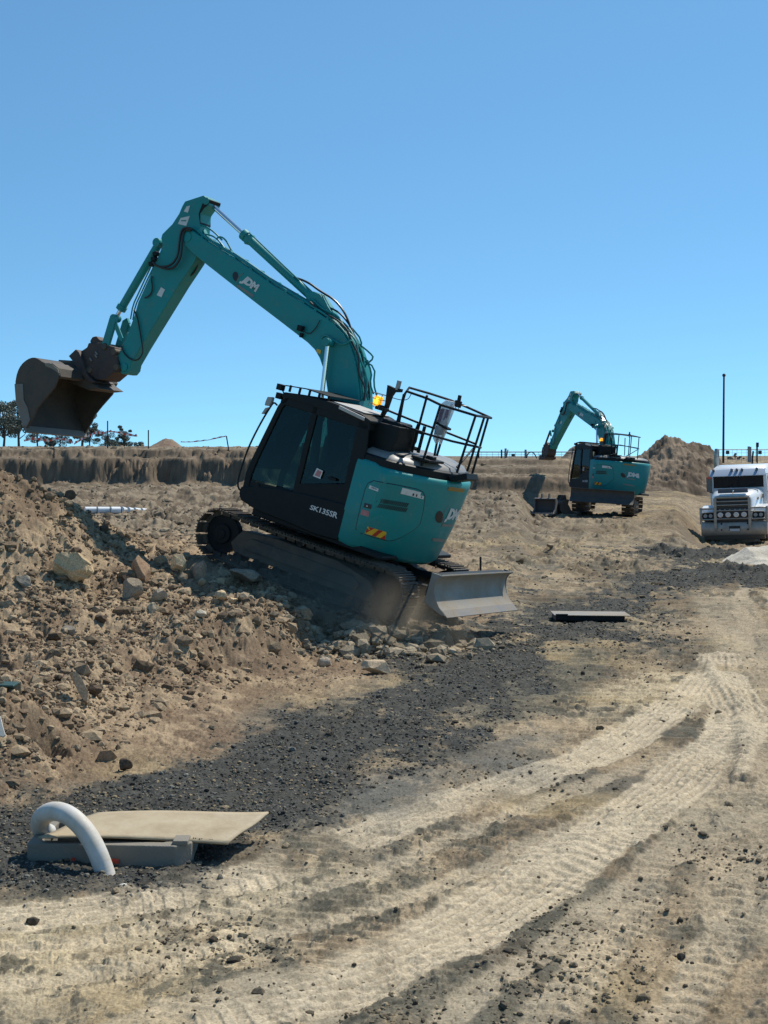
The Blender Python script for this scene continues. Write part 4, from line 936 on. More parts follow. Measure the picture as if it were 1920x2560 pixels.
# --- boom
BY0, BY1 = -.28, .16
def pr(name, px, y0, y1, mat, parent, bev=.012, v=None):
    pts = [L(*p, 1, y1 if v is None else v) for p in px]; mb = MB().prism([(p.x, p.z) for p in pts], y0, y1); return mb, mb.build(name, mat, parent, bevel=bev)
bpx = [(452, 588), (460, 576), (470, 572), (482, 577), (518, 604), (600, 655), (682, 712), (770, 765), (830, 806), (858, 834), (874, 860), (886, 895), (894, 935), (897, 970), (899, 1003)]
bot = [(818, 980), (814, 950), (806, 918), (798, 895), (786, 874), (768, 856), (742, 836), (690, 796), (636, 755), (565, 700), (500, 649), (480, 632), (460, 612)]
top3 = [(L(*p, 1, BY1).x, L(*p, 1, BY1).z) for p in bpx]; bot3 = [(L(*p, 1, BY1).x, L(*p, 1, BY1).z) for p in bot]
poly = top3 + [(.12, 2.3), (-.02, 1.75), (-.02, 1.45), (.12, 1.35), (.3, 1.4), (.5, 1.8), (.72, 2.4)] + bot3
bm_ = MB().prism(poly, BY0, BY1); boom = bm_.build('boom', 'teal', X1, bevel=.018); BB = bvh_of(bm_)
lq3 = [(617, 689), (650, 713), (637, 736), (597, 706)]
letters('company_logo', 'JDM', BB, lq3, 'decal', boom, bold=.06)
sticker('logo_drop', BB, [(583, 678), (597, 680), (594, 708), (580, 696)], 'decalblack', boom, poly=blob, off=.004)
sticker('logo_strapline', BB, [(594, 711), (636, 738), (632, 744), (592, 716)], 'hood', boom, off=.004, nv=1)
line_on('logo_swirl', BB, [(608, 684), (598, 690), (593, 702), (594, 712)], .007, 'hood', boom, off=.002)
sticker('yellow_label', BB, [(793, 872), (803, 876), (801, 886), (791, 880)], 'yellow', boom)
q = L(756, 822, 1, BY1); MB().box(q + Vector((0, .05, 0)), (.09, .1, .09)).box(q + Vector((-.03, .03, -.1)), (.05, .06, .07)).build('boom_light', 'black', boom, bevel=.012)
MB().tube([q + Vector((0, .06, 0)), L(772, 838, 1, BY1 + .03), L(790, 820, 1, BY1 + .03), L(800, 800, 1, BY1 + .03)], .008, 6, sm=2).build('light_cable', 'hose', boom)
# pipes and hoses along the top of the boom
rng_ = random.Random(4)
def along(px, y, off, jit=0):
    out = []
    for i, p in enumerate(px):
        a = L(*px[max(i - 1, 0)], 1, y); b = L(*px[min(i + 1, len(px) - 1)], 1, y); t = Vector((b.x - a.x, 0, b.z - a.z)).normalized(); n = Vector((-t.z, 0, t.x))
        if n.z < 0 and abs(n.z) > .3: n = -n
        if i > len(px) - 5 and n.x > 0: n = -n
        c = L(*p, 1, y); out.append(c + n * (off + rng_.uniform(-jit, jit)) + Vector((0, rng_.uniform(-jit, jit), 0)))
    return out
topx = [(500, 590), (518, 604), (560, 630), (600, 655), (640, 683), (682, 712), (726, 739), (770, 765), (800, 785), (830, 806), (858, 834), (874, 860), (886, 895), (894, 935), (897, 970), (899, 1003)]
for k, y in enumerate((.12, .06, -.02, -.1, -.16, -.22)):
    MB().tube(along(topx, y, .035 + .015 * (k % 3), .004), .017, 7, sm=1).build('hydraulic_pipe', 'teal', boom)
for k in range(7):
    MB().tube(along(topx[7:], .14 - .06 * k, .07 + .03 * (k % 4), .045), .015, 7, sm=2).build('hydraulic_hose', 'teal' if k % 3 else 'hose', boom)
clm = MB()
for i in range(1, 15, 1):
    c = along(topx, -.05, .035)[i]; clm.box(c, (.05, .4, .05), Matrix.Rotation(.6 if i < 10 else 1.3, 3, 'Y'))
clm.build('pipe_clamps', 'teal', boom, bevel=.005)
MB().tube(along([(520, 606), (500, 592), (484, 578)], .1, .05) + [L(472, 570, 1, .12), L(452, 578, 1, .16)], .02, 7, sm=2).build('hydraulic_hose', 'teal', boom)
for a in ([(540, 598), (550, 590), (565, 600), (578, 625)], [(505, 585), (530, 588), (548, 602), (562, 622)], [(470, 565), (500, 560), (530, 575), (555, 600)]):
    MB().tube([L(*p, 1, .05) for p in a], .014, 7, sm=2).build('hydraulic_hose', 'teal', boom)
zz = MB()
for a in ([(895, 858), (925, 882), (935, 895), (915, 912)], [(900, 880), (905, 850), (880, 820)], [(912, 893), (930, 930), (925, 960), (934, 985)], [(920, 900), (905, 935), (925, 965), (915, 1000)], [(905, 900), (938, 918), (934, 960), (942, 990)]):
    zz.tube([L(*p, 1, -.1) for p in a], .014, 6, sm=1)
zz.build('loose_hoses', 'teal', boom)
for dy in (0, .06):
    MB().tube([L(*p, 1, -.02 - dy) for p in [(735, 693), (770, 705), (800, 728), (835, 748), (858, 775), (870, 800), (876, 818)]], .018, 8, sm=2).build('black_hose', 'hose', boom)
pr('cylinder_bracket', [(762, 735), (782, 728), (800, 735), (830, 782), (850, 815), (775, 775)], -.16, .04, 'teal', boom)
pr('tip_guard', [(480, 560), (488, 545), (500, 555), (515, 590), (490, 592)], -.1, .0, 'teal', boom)

# --- arm cylinder: chrome rod, teal barrel
def hyd(name, p0, p1, frac, r, par, mat='teal'):
    "p0 barrel foot, p1 rod end, frac: barrel share"
    p0, p1 = Vector(p0), Vector(p1); m = p0.lerp(p1, frac); d = (p1 - p0).normalized()
    b = MB().cyl(p0, m, r, n=20).cyl(m - d * .02, m + d * .07, r * 1.28, n=20).cyl(p0 + Vector((0, -.09, 0)), p0 + Vector((0, .09, 0)), r * 1.1, n=16)
    o = b.build(name, mat, par, bevel=.006)
    MB().cyl(m, p1, r * .52, n=16).build('piston_rod', 'chrome', o); MB().cyl(p1 + Vector((0, -.08, 0)), p1 + Vector((0, .08, 0)), r * .95, n=16).build('rod_eye', mat, o, bevel=.005)
    return o
AP0, AP1 = L(783, 745, 1, -.06), L(522, 506, 1, -.06)
acyl = hyd('arm_cylinder', AP0, AP1, .635, .072, X1)
q0 = AP0.lerp(AP1, .6); dd = (AP1 - AP0).normalized()
MB().tube([AP0.lerp(AP1, .12) + Vector((.0, .07, .08)), AP0.lerp(AP1, .3) + Vector((-.02, .07, .08)), q0 + Vector((0, .05, .1)), q0 + Vector((.05, .03, .08))], .012, 6).build('cylinder_pipe', 'teal', acyl)
MB().box(q0, (.16, .14, .1), Matrix.Rotation(.7, 3, 'Y')).build('cylinder_clamp', 'teal', acyl, bevel=.01)
# boom cylinders
for y in (.27, -.39):
    p1 = L(820, 856, 1, .27); p2 = L(806, 976, 1, .27); d = (p2 - p1).normalized(); p1.y = p2.y = y; p0 = p1 + (p2 - p1).normalized() * 1.9
    c = hyd('boom_cylinder', p0, p1, .38, .068, X1)
    MB().cyl(p1 + Vector((0, -.1, 0)), p1 + Vector((0, .02, 0)), .05, n=14).build('boom_pin', 'teal', c)
pq = L(818, 854, 1, BY1); MB().tube([pq + Vector((.1, .02, .02)), pq + Vector((.04, .05, .1)), pq + Vector((-.08, .05, .06)), pq + Vector((-.3, .03, .0)), pq + Vector((-.42, .03, .12))], .014, 6, sm=2).build('hydraulic_hose', 'teal', boom)

# --- arm
AY0, AY1 = -.21, .09
apx = [(508, 488), (462, 503), (455, 515), (447, 534), (430, 560), (405, 585), (402, 596), (406, 612), (395, 640), (372, 695), (345, 755), (335, 790), (325, 817), (312, 850), (298, 880), (291, 897), (289, 910),
       (295, 926), (305, 935), (316, 935), (324, 925), (327, 910), (350, 870), (380, 821), (447, 712), (485, 655), (495, 632), (497, 600), (500, 560), (502, 534), (512, 520), (524, 513), (520, 498)]
am, arm = pr('arm', apx, AY0, AY1, 'teal', X1, .016); AB = bvh_of(am)
pr('arm_stiffener', [(500, 534), (510, 520), (520, 512), (526, 500), (518, 495), (505, 510), (496, 535), (500, 560)], AY0 - .0, AY1 + .004, 'black', arm, .004)
sticker('warning_label', AB, [(403, 718), (413, 724), (404, 743), (392, 738)], 'decal', arm)
sticker('warning_label', AB, [(467, 516), (476, 514), (470, 532), (460, 529)], 'decal', arm, nu=2)
sticker('warning_label', AB, [(452, 545), (475, 540), (466, 565), (445, 560)], 'decal', arm, nu=2)
strips('label_print', AB, [(452, 545), (475, 540), (466, 565), (445, 560)], [[(.2, .4), (.8, .4), (.8, .55), (.2, .55)]], 'teal', arm, .009)
for a in ([(480, 572), (462, 568), (452, 580), (448, 610), (445, 640), (430, 662), (408, 668), (390, 665), (383, 655)], [(478, 576), (464, 574), (457, 585), (455, 612), (452, 645), (434, 672), (410, 672), (388, 662)]):
    MB().tube([L(*p, 1, .19) for p in a], .019, 8, sm=2).build('hydraulic_hose', 'hose', arm)
for a in ([(497, 650), (492, 672), (478, 690), (465, 690)], [(490, 660), (484, 678), (472, 685)]):
    MB().tube([L(*p, 1, -.05) for p in a], .014, 7, sm=2).build('hydraulic_hose', 'hose', arm)
MB().tube([L(*p, 1, .12) for p in [(335, 775), (344, 795), (350, 830), (356, 865), (358, 880), (350, 896), (338, 902), (322, 896), (308, 880), (303, 862)]], .013, 7, sm=2).build('hydraulic_hose', 'hose', arm)
MB().tube([L(*p, 1, .12) for p in [(380, 690), (378, 700), (382, 720), (376, 738), (362, 745)]], .013, 7, sm=2).build('hydraulic_hose', 'hose', arm)
for o_ in (0, .05):
    MB().tube([L(*p, 1, .05) + Vector((o_, 0, 0)) for p in [(392, 640), (385, 665), (368, 700), (352, 735), (338, 765), (332, 800)]], .012, 6, sm=1).build('hydraulic_pipe', 'teal', arm)
vb = MB()
for p in ((386, 648), (380, 660), (390, 635)): vb.box(L(*p, 1, .1), (.08, .1, .07), Matrix.Rotation(.5, 3, 'Y'))
vb.build('valve_block', 'black', arm, bevel=.008)
for p, r in (((474, 594), .085), ((311, 918), .07), ((516, 503), .06)):
    c = L(*p, 1, AY1); MB().cyl((c.x, AY0 - .09 if r > .08 else AY0 - .02, c.z), (c.x, BY1 + .015 if r > .08 else AY1 + .02, c.z), r, n=20).build('pivot_pin', 'teal', arm, bevel=.008)
# bucket cylinder and linkage
K0, K1 = L(398, 608, 1, -.06), L(289, 796, 1, -.06)
bcyl = hyd('bucket_cylinder', K0, K1, .84, .068, X1)
def link(name, a, b, y, w=.045, th=.03, mat='teal'):
    a, b = L(*a, 1, .13), L(*b, 1, .13); d = Vector((b.x - a.x, 0, b.z - a.z)).normalized(); n = Vector((-d.z, 0, d.x)) * w
    return MB().prism([((a + n).x, (a + n).z), ((a - d * w).x, (a - d * w).z), ((a - n).x, (a - n).z), ((b - n).x, (b - n).z), ((b + d * w).x, (b + d * w).z), ((b + n).x, (b + n).z)], y - th / 2, y + th / 2).build(name, mat, X1, bevel=.006)
lk1 = link('bucket_link', (282, 798), (262, 866), .11, .07, .06); lk1b = link('bucket_link', (282, 798), (262, 866), -.24, .07, .06)
lk2 = link('rocker_link', (282, 798), (302, 848), .11, .04); lk2b = link('rocker_link', (282, 798), (302, 848), -.24, .04)
# tilting quick hitch
hm, hitch = pr('quick_hitch', [(221, 857), (232, 858), (249, 856), (287, 868), (292, 895), (300, 922), (296, 931), (283, 932), (262, 950), (240, 950), (215, 930), (196, 915), (188, 900), (196, 882), (217, 868)], -.26, .14, 'hitch', X1, .015)
pr('hitch_jaw', [(171, 890), (189, 873), (197, 880), (205, 900), (215, 935), (235, 955), (222, 958), (196, 930), (182, 904)], -.32, .22, 'hitch', hitch, .012)
pr('tilt_cylinder', [(224, 852), (230, 842), (240, 840), (249, 850), (246, 862), (226, 862)], -.1, .1, 'hitch', hitch, .02)
for p in ((286, 880), (262, 866), (292, 918), (225, 925), (200, 905)):
    c = L(*p, 1, .14); MB().cyl((c.x, -.3, c.z), (c.x, .17, c.z), .055, n=14).build('hitch_pin', 'track', hitch, bevel=.006)
for a, b in (((236, 888), (244, 892)), ((222, 898), (232, 900)), ((222, 918), (228, 924)), ((240, 878), (243, 888))):
    p0, p1 = L(*a, 1, .15), L(*b, 1, .15); MB().box((p0 + p1) / 2, (.07, .02, .03), Matrix.Rotation(-.6, 3, 'Y')).build('worn_edge', 'steel', hitch, bevel=.003)
# bucket
NY, FY = .78, -.72
prof = [(150, 938), (142, 920), (128, 908), (112, 908), (98, 898), (86, 893), (70, 898), (54, 912), (44, 932), (39, 960), (42, 1000), (50, 1035), (64, 1077)]
def BPX(p, y=NY): q = L(*p, 1, NY); return Vector((q.x, y, q.z))
cen = BPX((100, 980), 0)
pf = [BPX(p) for p in prof]; pf = [pf[0]] + smooth(pf[1:-1], 1) + [pf[-1]]
ysz = [NY, NY - .1, 0, FY + .1, FY]
sh = MB(); outer = [(p.x, p.z) for p in pf]
def inset(poly, t):
    out = []
    for i, (x, z) in enumerate(poly):
        a = poly[max(i - 1, 0)]; b = poly[min(i + 1, len(poly) - 1)]; tx, tz = b[0] - a[0], b[1] - a[1]; l_ = math.hypot(tx, tz); nx, nz = -tz / l_, tx / l_
        if (cen.x - x) * nx + (cen.z - z) * nz < 0: nx, nz = -nx, -nz
        out.append((x + nx * t, z + nz * t))
    return out
inn = inset(outer, .03); ring = outer + inn[::-1]
sh.prism(ring, FY, NY); bucket = sh.build('bucket', 'bucket', X1, bevel=.006)
opening = [(150, 938), (138, 968), (112, 998), (93, 1022), (85, 1042), (64, 1077)]
oe = [BPX(p) for p in opening]; sidep = outer + [(p.x, p.z) for p in oe[::-1][1:-1]]
for yy in (NY, FY):
    MB().prism(sidep, yy - .018, yy + .018).build('side_plate', 'bucket', bucket, bevel=.004)
wr = [(p.x, p.z) for p in oe]; wri = [(x + .07, z + .02) for x, z in wr]
wear = [BPX(p) for p in [(39, 960), (42, 1000), (50, 1035), (64, 1077), (78, 1050), (72, 1020), (62, 1000), (60, 960)]]
MB().prism([(p.x, p.z) for p in wear], NY + .018, NY + .03).build('wear_plate', 'steel', bucket, bevel=.004)
lip = [BPX((60, 1066)), BPX((66, 1082)), BPX((71, 1080)), BPX((66, 1064))]
MB().prism([(p.x, p.z) for p in lip], FY - .03, NY + .03).build('cutting_edge', 'steel', bucket, bevel=.004)
tt = [BPX((152, 942)), BPX((146, 920)), BPX((128, 906)), BPX((140, 946))]
MB().prism([(p.x, p.z) for p in tt], FY, NY).build('top_beam', 'bucket', bucket, bevel=.01)
for y in (-.2, .12):
    pr('bucket_ear', [(150, 900), (185, 902), (215, 938), (238, 955), (250, 975), (200, 965), (150, 940)], y - .02, y + .02, 'bucket', bucket, .006, v=.1)
pr('ear_bridge', [(133, 904), (185, 904), (232, 958), (252, 972), (220, 975), (160, 950), (140, 930)], -.45, .18, 'bucket', bucket, .015, v=.18)
lf_ = [BPX((112, 907)), BPX((128, 910)), BPX((146, 922)), BPX((149, 934)), BPX((132, 922)), BPX((116, 916))]
MB().prism([(p.x, p.z) for p in lf_], NY - .14, NY + .02).build('lifting_lug', 'concrete', bucket, bevel=.006)  # pale colour on the steel lug stands in for sunlight
X1parts = {o.name: o for o in X1.children}

# --- the second machine: the same kind, standing further off with its rear to us
X2 = None
def build_second():
    global X2
    X2r = eul(109, 1.5, 0)
    gx, gy = (1519 - 960) / FPX * 62.5, 62.5; gz = EYE - (1284 - HOR) / FPX * 62.5
    R2 = Matrix.Rotation(math.radians(4.5), 3, 'Y') @ X2r
    X2 = empty('excavator', (gx, gy, gz), R2)
    tag(X2, 'teal tracked excavator standing far off with its rear to us and no bucket on', 'excavator', 'teal excavators')
    slew = Matrix.Rotation(math.radians(-34), 4, 'Z')
    def piv(p, a): p = Vector((p[0], 0, p[1])); return Matrix.Translation(p) @ Matrix.Rotation(math.radians(a), 4, 'Y') @ Matrix.Translation(-p)
    ap = L(474, 594, 1, AY1); armM = piv((ap.x, ap.z), -26)
    hp = L(292, 918, 1, .14); hitM = armM @ piv((hp.x, hp.z), 62)
    skip = ('bucket', 'arm_cylinder', 'bucket_link', 'rocker_link', 'wear')
    for ch in list(X1.children):
        b = ch.name.split('.')[0]
        if b in ('bucket', 'arm_cylinder', 'bucket_link', 'bucket_cylinder', 'rocker_link'): continue
        c = copy_tree(ch, X2)
        if b in ('crawler_track', 'undercarriage_frame', 'dozer_blade'): c.matrix_basis = slew
        elif b == 'arm': c.matrix_basis = armM
        elif b == 'quick_hitch': c.matrix_basis = hitM
        if b == 'dozer_blade':
            for q in [c] + list(c.children): q.material_slots[0].link = 'OBJECT'; q.material_slots[0].material = MAT['bladeshade']
    a1 = armM @ AP1; hyd('arm_cylinder', AP0, a1, .75, .072, X2)
    k0 = armM @ K0; k1 = armM @ L(300, 820, 1, -.06); hyd('bucket_cylinder', k0, k1, .78, .068, X2)
    for y in (.11, -.24):
        h0 = armM @ L(302, 848, 1, y); h1 = hitM @ L(262, 866, 1, y)
        MB().cyl(k1 + Vector((0, y + .06, 0)), h0, .04, n=8).build('rocker_link', 'teal', X2); MB().cyl(k1 + Vector((0, y + .06, 0)), h1, .045, n=8).build('bucket_link', 'hitch', X2)
MAT['bladeshade'] = paint('shaded_blade_steel', (.035, .036, .036), .6, dirt=(.12, .095, .065), dirt_amt=.7)  # darker copy of the blade steel, with its shade put into the colour
build_second()
for o in X2.children:
    if o.name.startswith('crawler_track'): o['label'] = 'dark steel crawler track seen from its end'

# ------------------------------------------------------------ operator, seated in the cab (only dimly seen through the glass)
MAT['hivis'] = paint('orange_shirt', (.55, .12, .04), .9); MAT['navy'] = paint('navy_trousers', (.02, .03, .06), .9); MAT['skin'] = paint('skin', (.35, .2, .14), .6)
def skin_body(name, nodes, edges, mat, parent=None, lv=2):
    me = bpy.data.meshes.new(name); me.from_pydata([n[0] for n in nodes], edges, []); o = bpy.data.objects.new(name, me); COL.objects.link(o)
    o.modifiers.new('skin', 'SKIN'); sk = me.skin_vertices[0] if me.skin_vertices else None
    if sk is None:
        bpy.context.view_layer.update()
    for i, n in enumerate(nodes): me.skin_vertices[0].data[i].radius = (n[1], n[2] if len(n) > 2 else n[1])
    me.skin_vertices[0].data[0].use_root = True
    s = o.modifiers.new('sub', 'SUBSURF'); s.levels = lv; s.render_levels = lv
    me.materials.append(MAT[mat]); 
    if parent: o.parent = parent
    return o
def operator():
    root = empty('person', EM @ Vector((-.17, .74, 1.55)) + ET, EM)
    tag(root, 'operator in an orange shirt sitting behind the dark glass of the near cab', 'person')
    N = [((0, 0, .0), .16, .13), ((-.04, 0, .22), .15, .11), ((-.06, 0, .42), .17, .11), ((-.05, 0, .52), .07, .06), ((-.02, 0, .60), .055), ((.0, 0, .68), .085, .09), ((.01, 0, .78), .085, .095), ((.0, 0, .85), .05),
         ((-.04, .2, .44), .06), ((.10, .27, .18), .045), ((.34, .24, .14), .035), ((.42, .22, .16), .035), ((-.04, -.2, .44), .06), ((.10, -.27, .18), .045), ((.34, -.24, .14), .035), ((.42, -.22, .16), .035),
         ((.05, .1, -.01), .09), ((.45, .12, .04), .075), ((.55, .12, -.30), .05), ((.68, .12, -.34), .04), ((.05, -.1, -.01), .09), ((.45, -.12, .04), .075), ((.55, -.12, -.30), .05), ((.68, -.12, -.34), .04)]
    Eg = [(0, 1), (1, 2), (2, 3), (3, 4), (4, 5), (5, 6), (6, 7), (2, 8), (8, 9), (9, 10), (10, 11), (2, 12), (12, 13), (13, 14), (14, 15), (0, 16), (16, 17), (17, 18), (18, 19), (0, 20), (20, 21), (21, 22), (22, 23)]
    body = skin_body('body', N, Eg, 'skin', root)
    sh = [(n[0], *[k * 1.1 for k in n[1:]]) for n in N[:4]] + [(N[8][0], .07), (N[9][0], .056), (N[10][0], .045), (N[12][0], .07), (N[13][0], .056), (N[14][0], .045)]
    skin_body('shirt', sh, [(0, 1), (1, 2), (2, 3), (2, 4), (4, 5), (5, 6), (2, 7), (7, 8), (8, 9)], 'hivis', root)
    tr = [((0, 0, 0), .18, .15), (N[16][0], .10), (N[17][0], .088), (N[18][0], .065), (N[20][0], .10), (N[21][0], .088), (N[22][0], .065)]
    skin_body('trousers', tr, [(0, 1), (1, 2), (2, 3), (0, 4), (4, 5), (5, 6)], 'navy', root)
    cap = MB().ball((0, 0, .83), (.105, .095, .07), 14, 8).box((.11, 0, .825), (.1, .14, .015)); cap.build('cap', 'navy', root)
    fc = MB()
    fc.ball((.088, 0, .74), (.022, .014, .022)); fc.ball((.0, .09, .74), (.02, .012, .03)); fc.ball((.0, -.09, .74), (.02, .012, .03)); fc.build('nose_and_ears', 'skin', root)
    for s in (-1, 1):
        MB().ball((.078, s * .032, .765), .012).build('eye', 'white', root)
        hand = MB(); c = Vector((.46, s * .22, .17)); hand.ball(c - Vector((.02, 0, 0)), (.045, .035, .02))
        for k in range(4): hand.tube([c + Vector((.01, (k - 1.5) * .017, .01)), c + Vector((.055 - .006 * abs(k - 1.3), (k - 1.5) * .018, .012)), c + Vector((.07, (k - 1.5) * .018, -.012)), c + Vector((.055, (k - 1.5) * .018, -.028))], .008, 6)
        hand.tube([c + Vector((-.02, -s * .03, 0)), c + Vector((.015, -s * .05, -.01)), c + Vector((.04, -s * .045, -.02))], .009, 6); hand.build('hand', 'skin', root)
        MB().cyl((.49, s * .22, .0), (.50, s * .22, .16), .016, n=10).build('joystick_held', 'black', X1).matrix_basis = Matrix.Translation((-.17, .74, 1.55))
operator()

# ------------------------------------------------------------ plastic bag tied to the handrail
def bag():
    c = L(1112, 1050, 1, .1); a = L(1128, 1002, 1, .1); root = empty('plastic_bag', ET + EM @ c, EM)
    tag(root, 'crumpled clear plastic bag holding printed papers tied to the handrail of the near excavator', 'plastic bag')
    px = [(1102, 1010), (1118, 1000), (1136, 1004), (1133, 1022), (1128, 1050), (1120, 1065), (1113, 1080), (1108, 1095), (1104, 1112), (1096, 1102), (1086, 1110), (1083, 1098), (1090, 1070), (1094, 1045), (1098, 1025)]
    pts = [L(*p, 1, .1) - c for p in px]; n = len(pts); rings = []
    for t, s in ((-.05, .3), (-.035, .85), (0, 1.0), (.035, .85), (.05, .3)):
        rings.append([Vector((p.x * s + .012 * math.sin(i * 2.3 + t * 60), t + .03 * math.sin(i * 1.7), p.z * (s * .3 + .7))) for i, p in enumerate(pts)])
    m, t_, b = NEWMAT('clear_plastic'); b.inputs['Base Color'].default_value = (.62, .64, .66, 1); b.inputs['Roughness'].default_value = .25; b.inputs['Alpha'].default_value = .62
    MB().loft(rings).build('bag_film', m, root, ang=80)
    MAT['mauve'] = paint('mauve_print', (.16, .09, .13), .6, dirt=(.4, .38, .42), dirt_amt=.7, scale=25)
    pq = [L(*p, 1, .1) - c for p in [(1106, 1022), (1127, 1025), (1118, 1062), (1096, 1058)]]
    MB().prism([(p.x, p.z) for p in pq], .052, .058).build('printed_paper', 'mauve', root)
    pq = [L(*p, 1, .1) - c for p in [(1094, 1064), (1115, 1068), (1108, 1088), (1089, 1086)]]
    MB().prism([(p.x, p.z) for p in pq], .05, .056).build('printed_paper', 'mirror', root)
    MB().box(L(1109, 1065, 1, .1) - c + Vector((0, .02, 0)), (.24, .13, .035), Matrix.Rotation(-.2, 3, 'Y')).build('tie_strap', 'black', root, bevel=.01)
bag()

# ------------------------------------------------------------ pit collar, board and pipe in the foreground
def Pz(px, py, z):
    d = (EYE - z) / ((py - HOR) / FPX); q = P(px, py, 1); 
    k = (EYE - z) / (EYE - q.z); return Vector((q.x * k, k, z))
gz0 = float(terrain(np.array([-1.8]), np.array([10.2]))[0][0])
def pit():
    root = empty('concrete_pit', (-1.75, 10.2, gz0)); tag(root, 'grey concrete pit collar half buried in the dark gravel under a board', 'pit')
    o = Vector(root.location)
    xl, xr = -2.36, -1.27; yf_, yb_ = 9.93, 10.62; ht = .145
    out = [(xl, yf_ + .02), (xr - .10, yf_ - .06), (xr, yf_ + .04), (xr - .02, yb_), (xl, yb_)]; inn_ = [(xl + .09, yf_ + .1), (xr - .2, yf_ + .05), (xr - .1, yf_ + .13), (xr - .11, yb_ - .09), (xl + .09, yb_ - .09)]
    def rg(p, z): return [Vector((x, y, z + gz0)) - o for x, y in p]
    MB().loft([rg(out, -.15), rg(out, ht), rg(inn_, ht), rg(inn_, -.15)], caps=False).build('collar', 'concrete', root, bevel=.012)
    MB().box(Vector((xr - .07, yf_ + .05, gz0 + ht + .012)) - o, (.10, .16, .03)).build('packer', 'concrete', root, bevel=.006)
    MB().box(Vector(((xl + xr) / 2, 10.25, gz0 + .0)) - o, (.95, .5, .02)).build('pit_bottom', 'black', root)
    for k, (px, py) in enumerate(((183, 2150), (282, 2152), (292, 2153))):
        q = P(px, py, yf_ - .012 + (px - 60) / 400 * -.06); MB().box(q - o, (.025, .01, .03)).build('red_mark', 'red', root)
pit()
MAT['ply'] = paint('weathered_formply', (.42, .345, .225), .7, dirt=(.27, .2, .12), dirt_amt=.8, scale=3.5, bump=.15)
def board():
    z = gz0 + .18; nx, ny = 24, 12
    FLc, FRc, BRc, BLc = Pz(97, 2097, z), Pz(570, 2100, z - .035), Pz(672, 2031, z + .03), Pz(245, 2034, z)
    V = []
    for j in range(ny + 1):
        for i in range(nx + 1):
            u, v = i / nx, j / ny; p = (FLc * (1 - u) + FRc * u) * (1 - v) + (BLc * (1 - u) + BRc * u) * v
            p = p + Vector((0, .0, .012 * math.sin(u * 5) - .05 * max(0, u - .75) * (1 - v) * 1.5 - .006 * math.sin(v * 7 + u * 3))); V.append(p)
    F = [(j * (nx + 1) + i, j * (nx + 1) + i + 1, (j + 1) * (nx + 1) + i + 1, (j + 1) * (nx + 1) + i) for j in range(ny) for i in range(nx)]
    c = sum(V, Vector()) / len(V); o = MB().add([p - c for p in V], F).build('plywood_board', 'ply', None, solid=.014); o.location = c
    tag(o, 'weathered tan plywood board laid over the concrete pit', 'board')
    mk = MB(); r = random.Random(3)
    for k in range(11):
        u = .80 + k * .011; p = (FLc * (1 - u) + FRc * u) * .93 + (BLc * (1 - u) + BRc * u) * .07; p = p + Vector((0, r.uniform(-.01, .01), .012 * math.sin(u * 5) - .05 * max(0, u - .75) * .93 * 1.5 + .012))
        mk.box(p - c, (.008, .02 * r.uniform(.5, 1.4), .004))
    b = mk.build('pencil_marks', 'decalblack', o)
board()
def elbow():
    pts = [P(268, 2200, 9.70), P(262, 2180, 9.72), P(246, 2135, 9.74), P(226, 2095, 9.78), P(200, 2060, 9.82), P(168, 2034, 9.9), P(134, 2026, 10.0), P(108, 2038, 10.1), P(98, 2058, 10.2), P(106, 2078, 10.28), P(122, 2084, 10.33)]
    pts = smooth(pts, 2); L_ = [0]
    for a, b in zip(pts[:-1], pts[1:]): L_.append(L_[-1] + (b - a).length)
    S = np.linspace(0, L_[-1], 260); A = np.array([tuple(p) for p in pts]); Q = np.stack([np.interp(S, L_, A[:, k]) for k in range(3)], 1)
    for _ in range(3): Q[1:-1] = (Q[:-2] + Q[1:-1] * 2 + Q[2:]) / 4
    c = Vector(Q.mean(0)); o = MB().tube([Vector(q) - c for q in Q], [.064 + .00012 * math.sin(s * 260) for s in S], 28).build('drain_pipe', 'pvc', None, ang=60); o.location = c
    tag(o, 'curved white plastic drain pipe arching out of the gravel in front of the board', 'pipe')
    e = Vector(Q[-1]) - c; d = Vector(Q[-1] - Q[-4]).normalized(); MB().cyl(e - d * .01, e + d * .002, .052, n=20).build('pipe_opening', 'decalblack', o)
elbow()

# ------------------------------------------------------------ small things lying about
def lump(name, label, cat, mat, px, py, w_, h_, dep, roty=0, rotz=0, tilt=0, d0=6, up=0, bev=.01, y=None, group=None):
    c = ghit(px, py, d0) if y is None else P(px, py, y); s = c.y / FPX
    o = MB().box((0, 0, 0), (w_ * s, dep, h_ * s)).build(name, mat, None, bevel=bev); o.location = c + Vector((0, 0, h_ * s * .4 + up)); o.rotation_euler = (math.radians(tilt), math.radians(roty), math.radians(rotz))
    return tag(o, label, cat, group)
MAT['greensheet'] = paint('dark_green_sheet', (.02, .06, .05), .5)
lump('green_sheet', 'dark green sheet edge poking out of the bank at the left edge of the photo', 'sheet', 'greensheet', -20, 1722, 124, 7, .22, 2, 0, 0, 10)
pb = P(-40, 1790, 12.6)
wb = MB().prism([(-.4, .19), (.135, .17), (.17, .07), (.20, -.0), (.185, -.02), (.14, -.01), (-.4, .10)], -.012, .012).build('white_board', 'pvc', None, bevel=.004); wb.location = pb + Vector((-.02, 0, -.16)); wb.rotation_euler = (math.radians(-35), 0, 0)
tag(wb, 'white board leaning on the bank at the left edge of the photo', 'board')
ws = MB().prism([(-.4, .06), (.06, .0), (.09, -.02), (-.4, .03)], -.012, .012).build('white_strip', 'pvc', None, bevel=.004); ws.location = pb + Vector((.03, -.04, -.22)); ws.rotation_euler = (math.radians(-35), math.radians(14), 0)
tag(ws, 'thin white strip just below the leaning white board', 'strip')
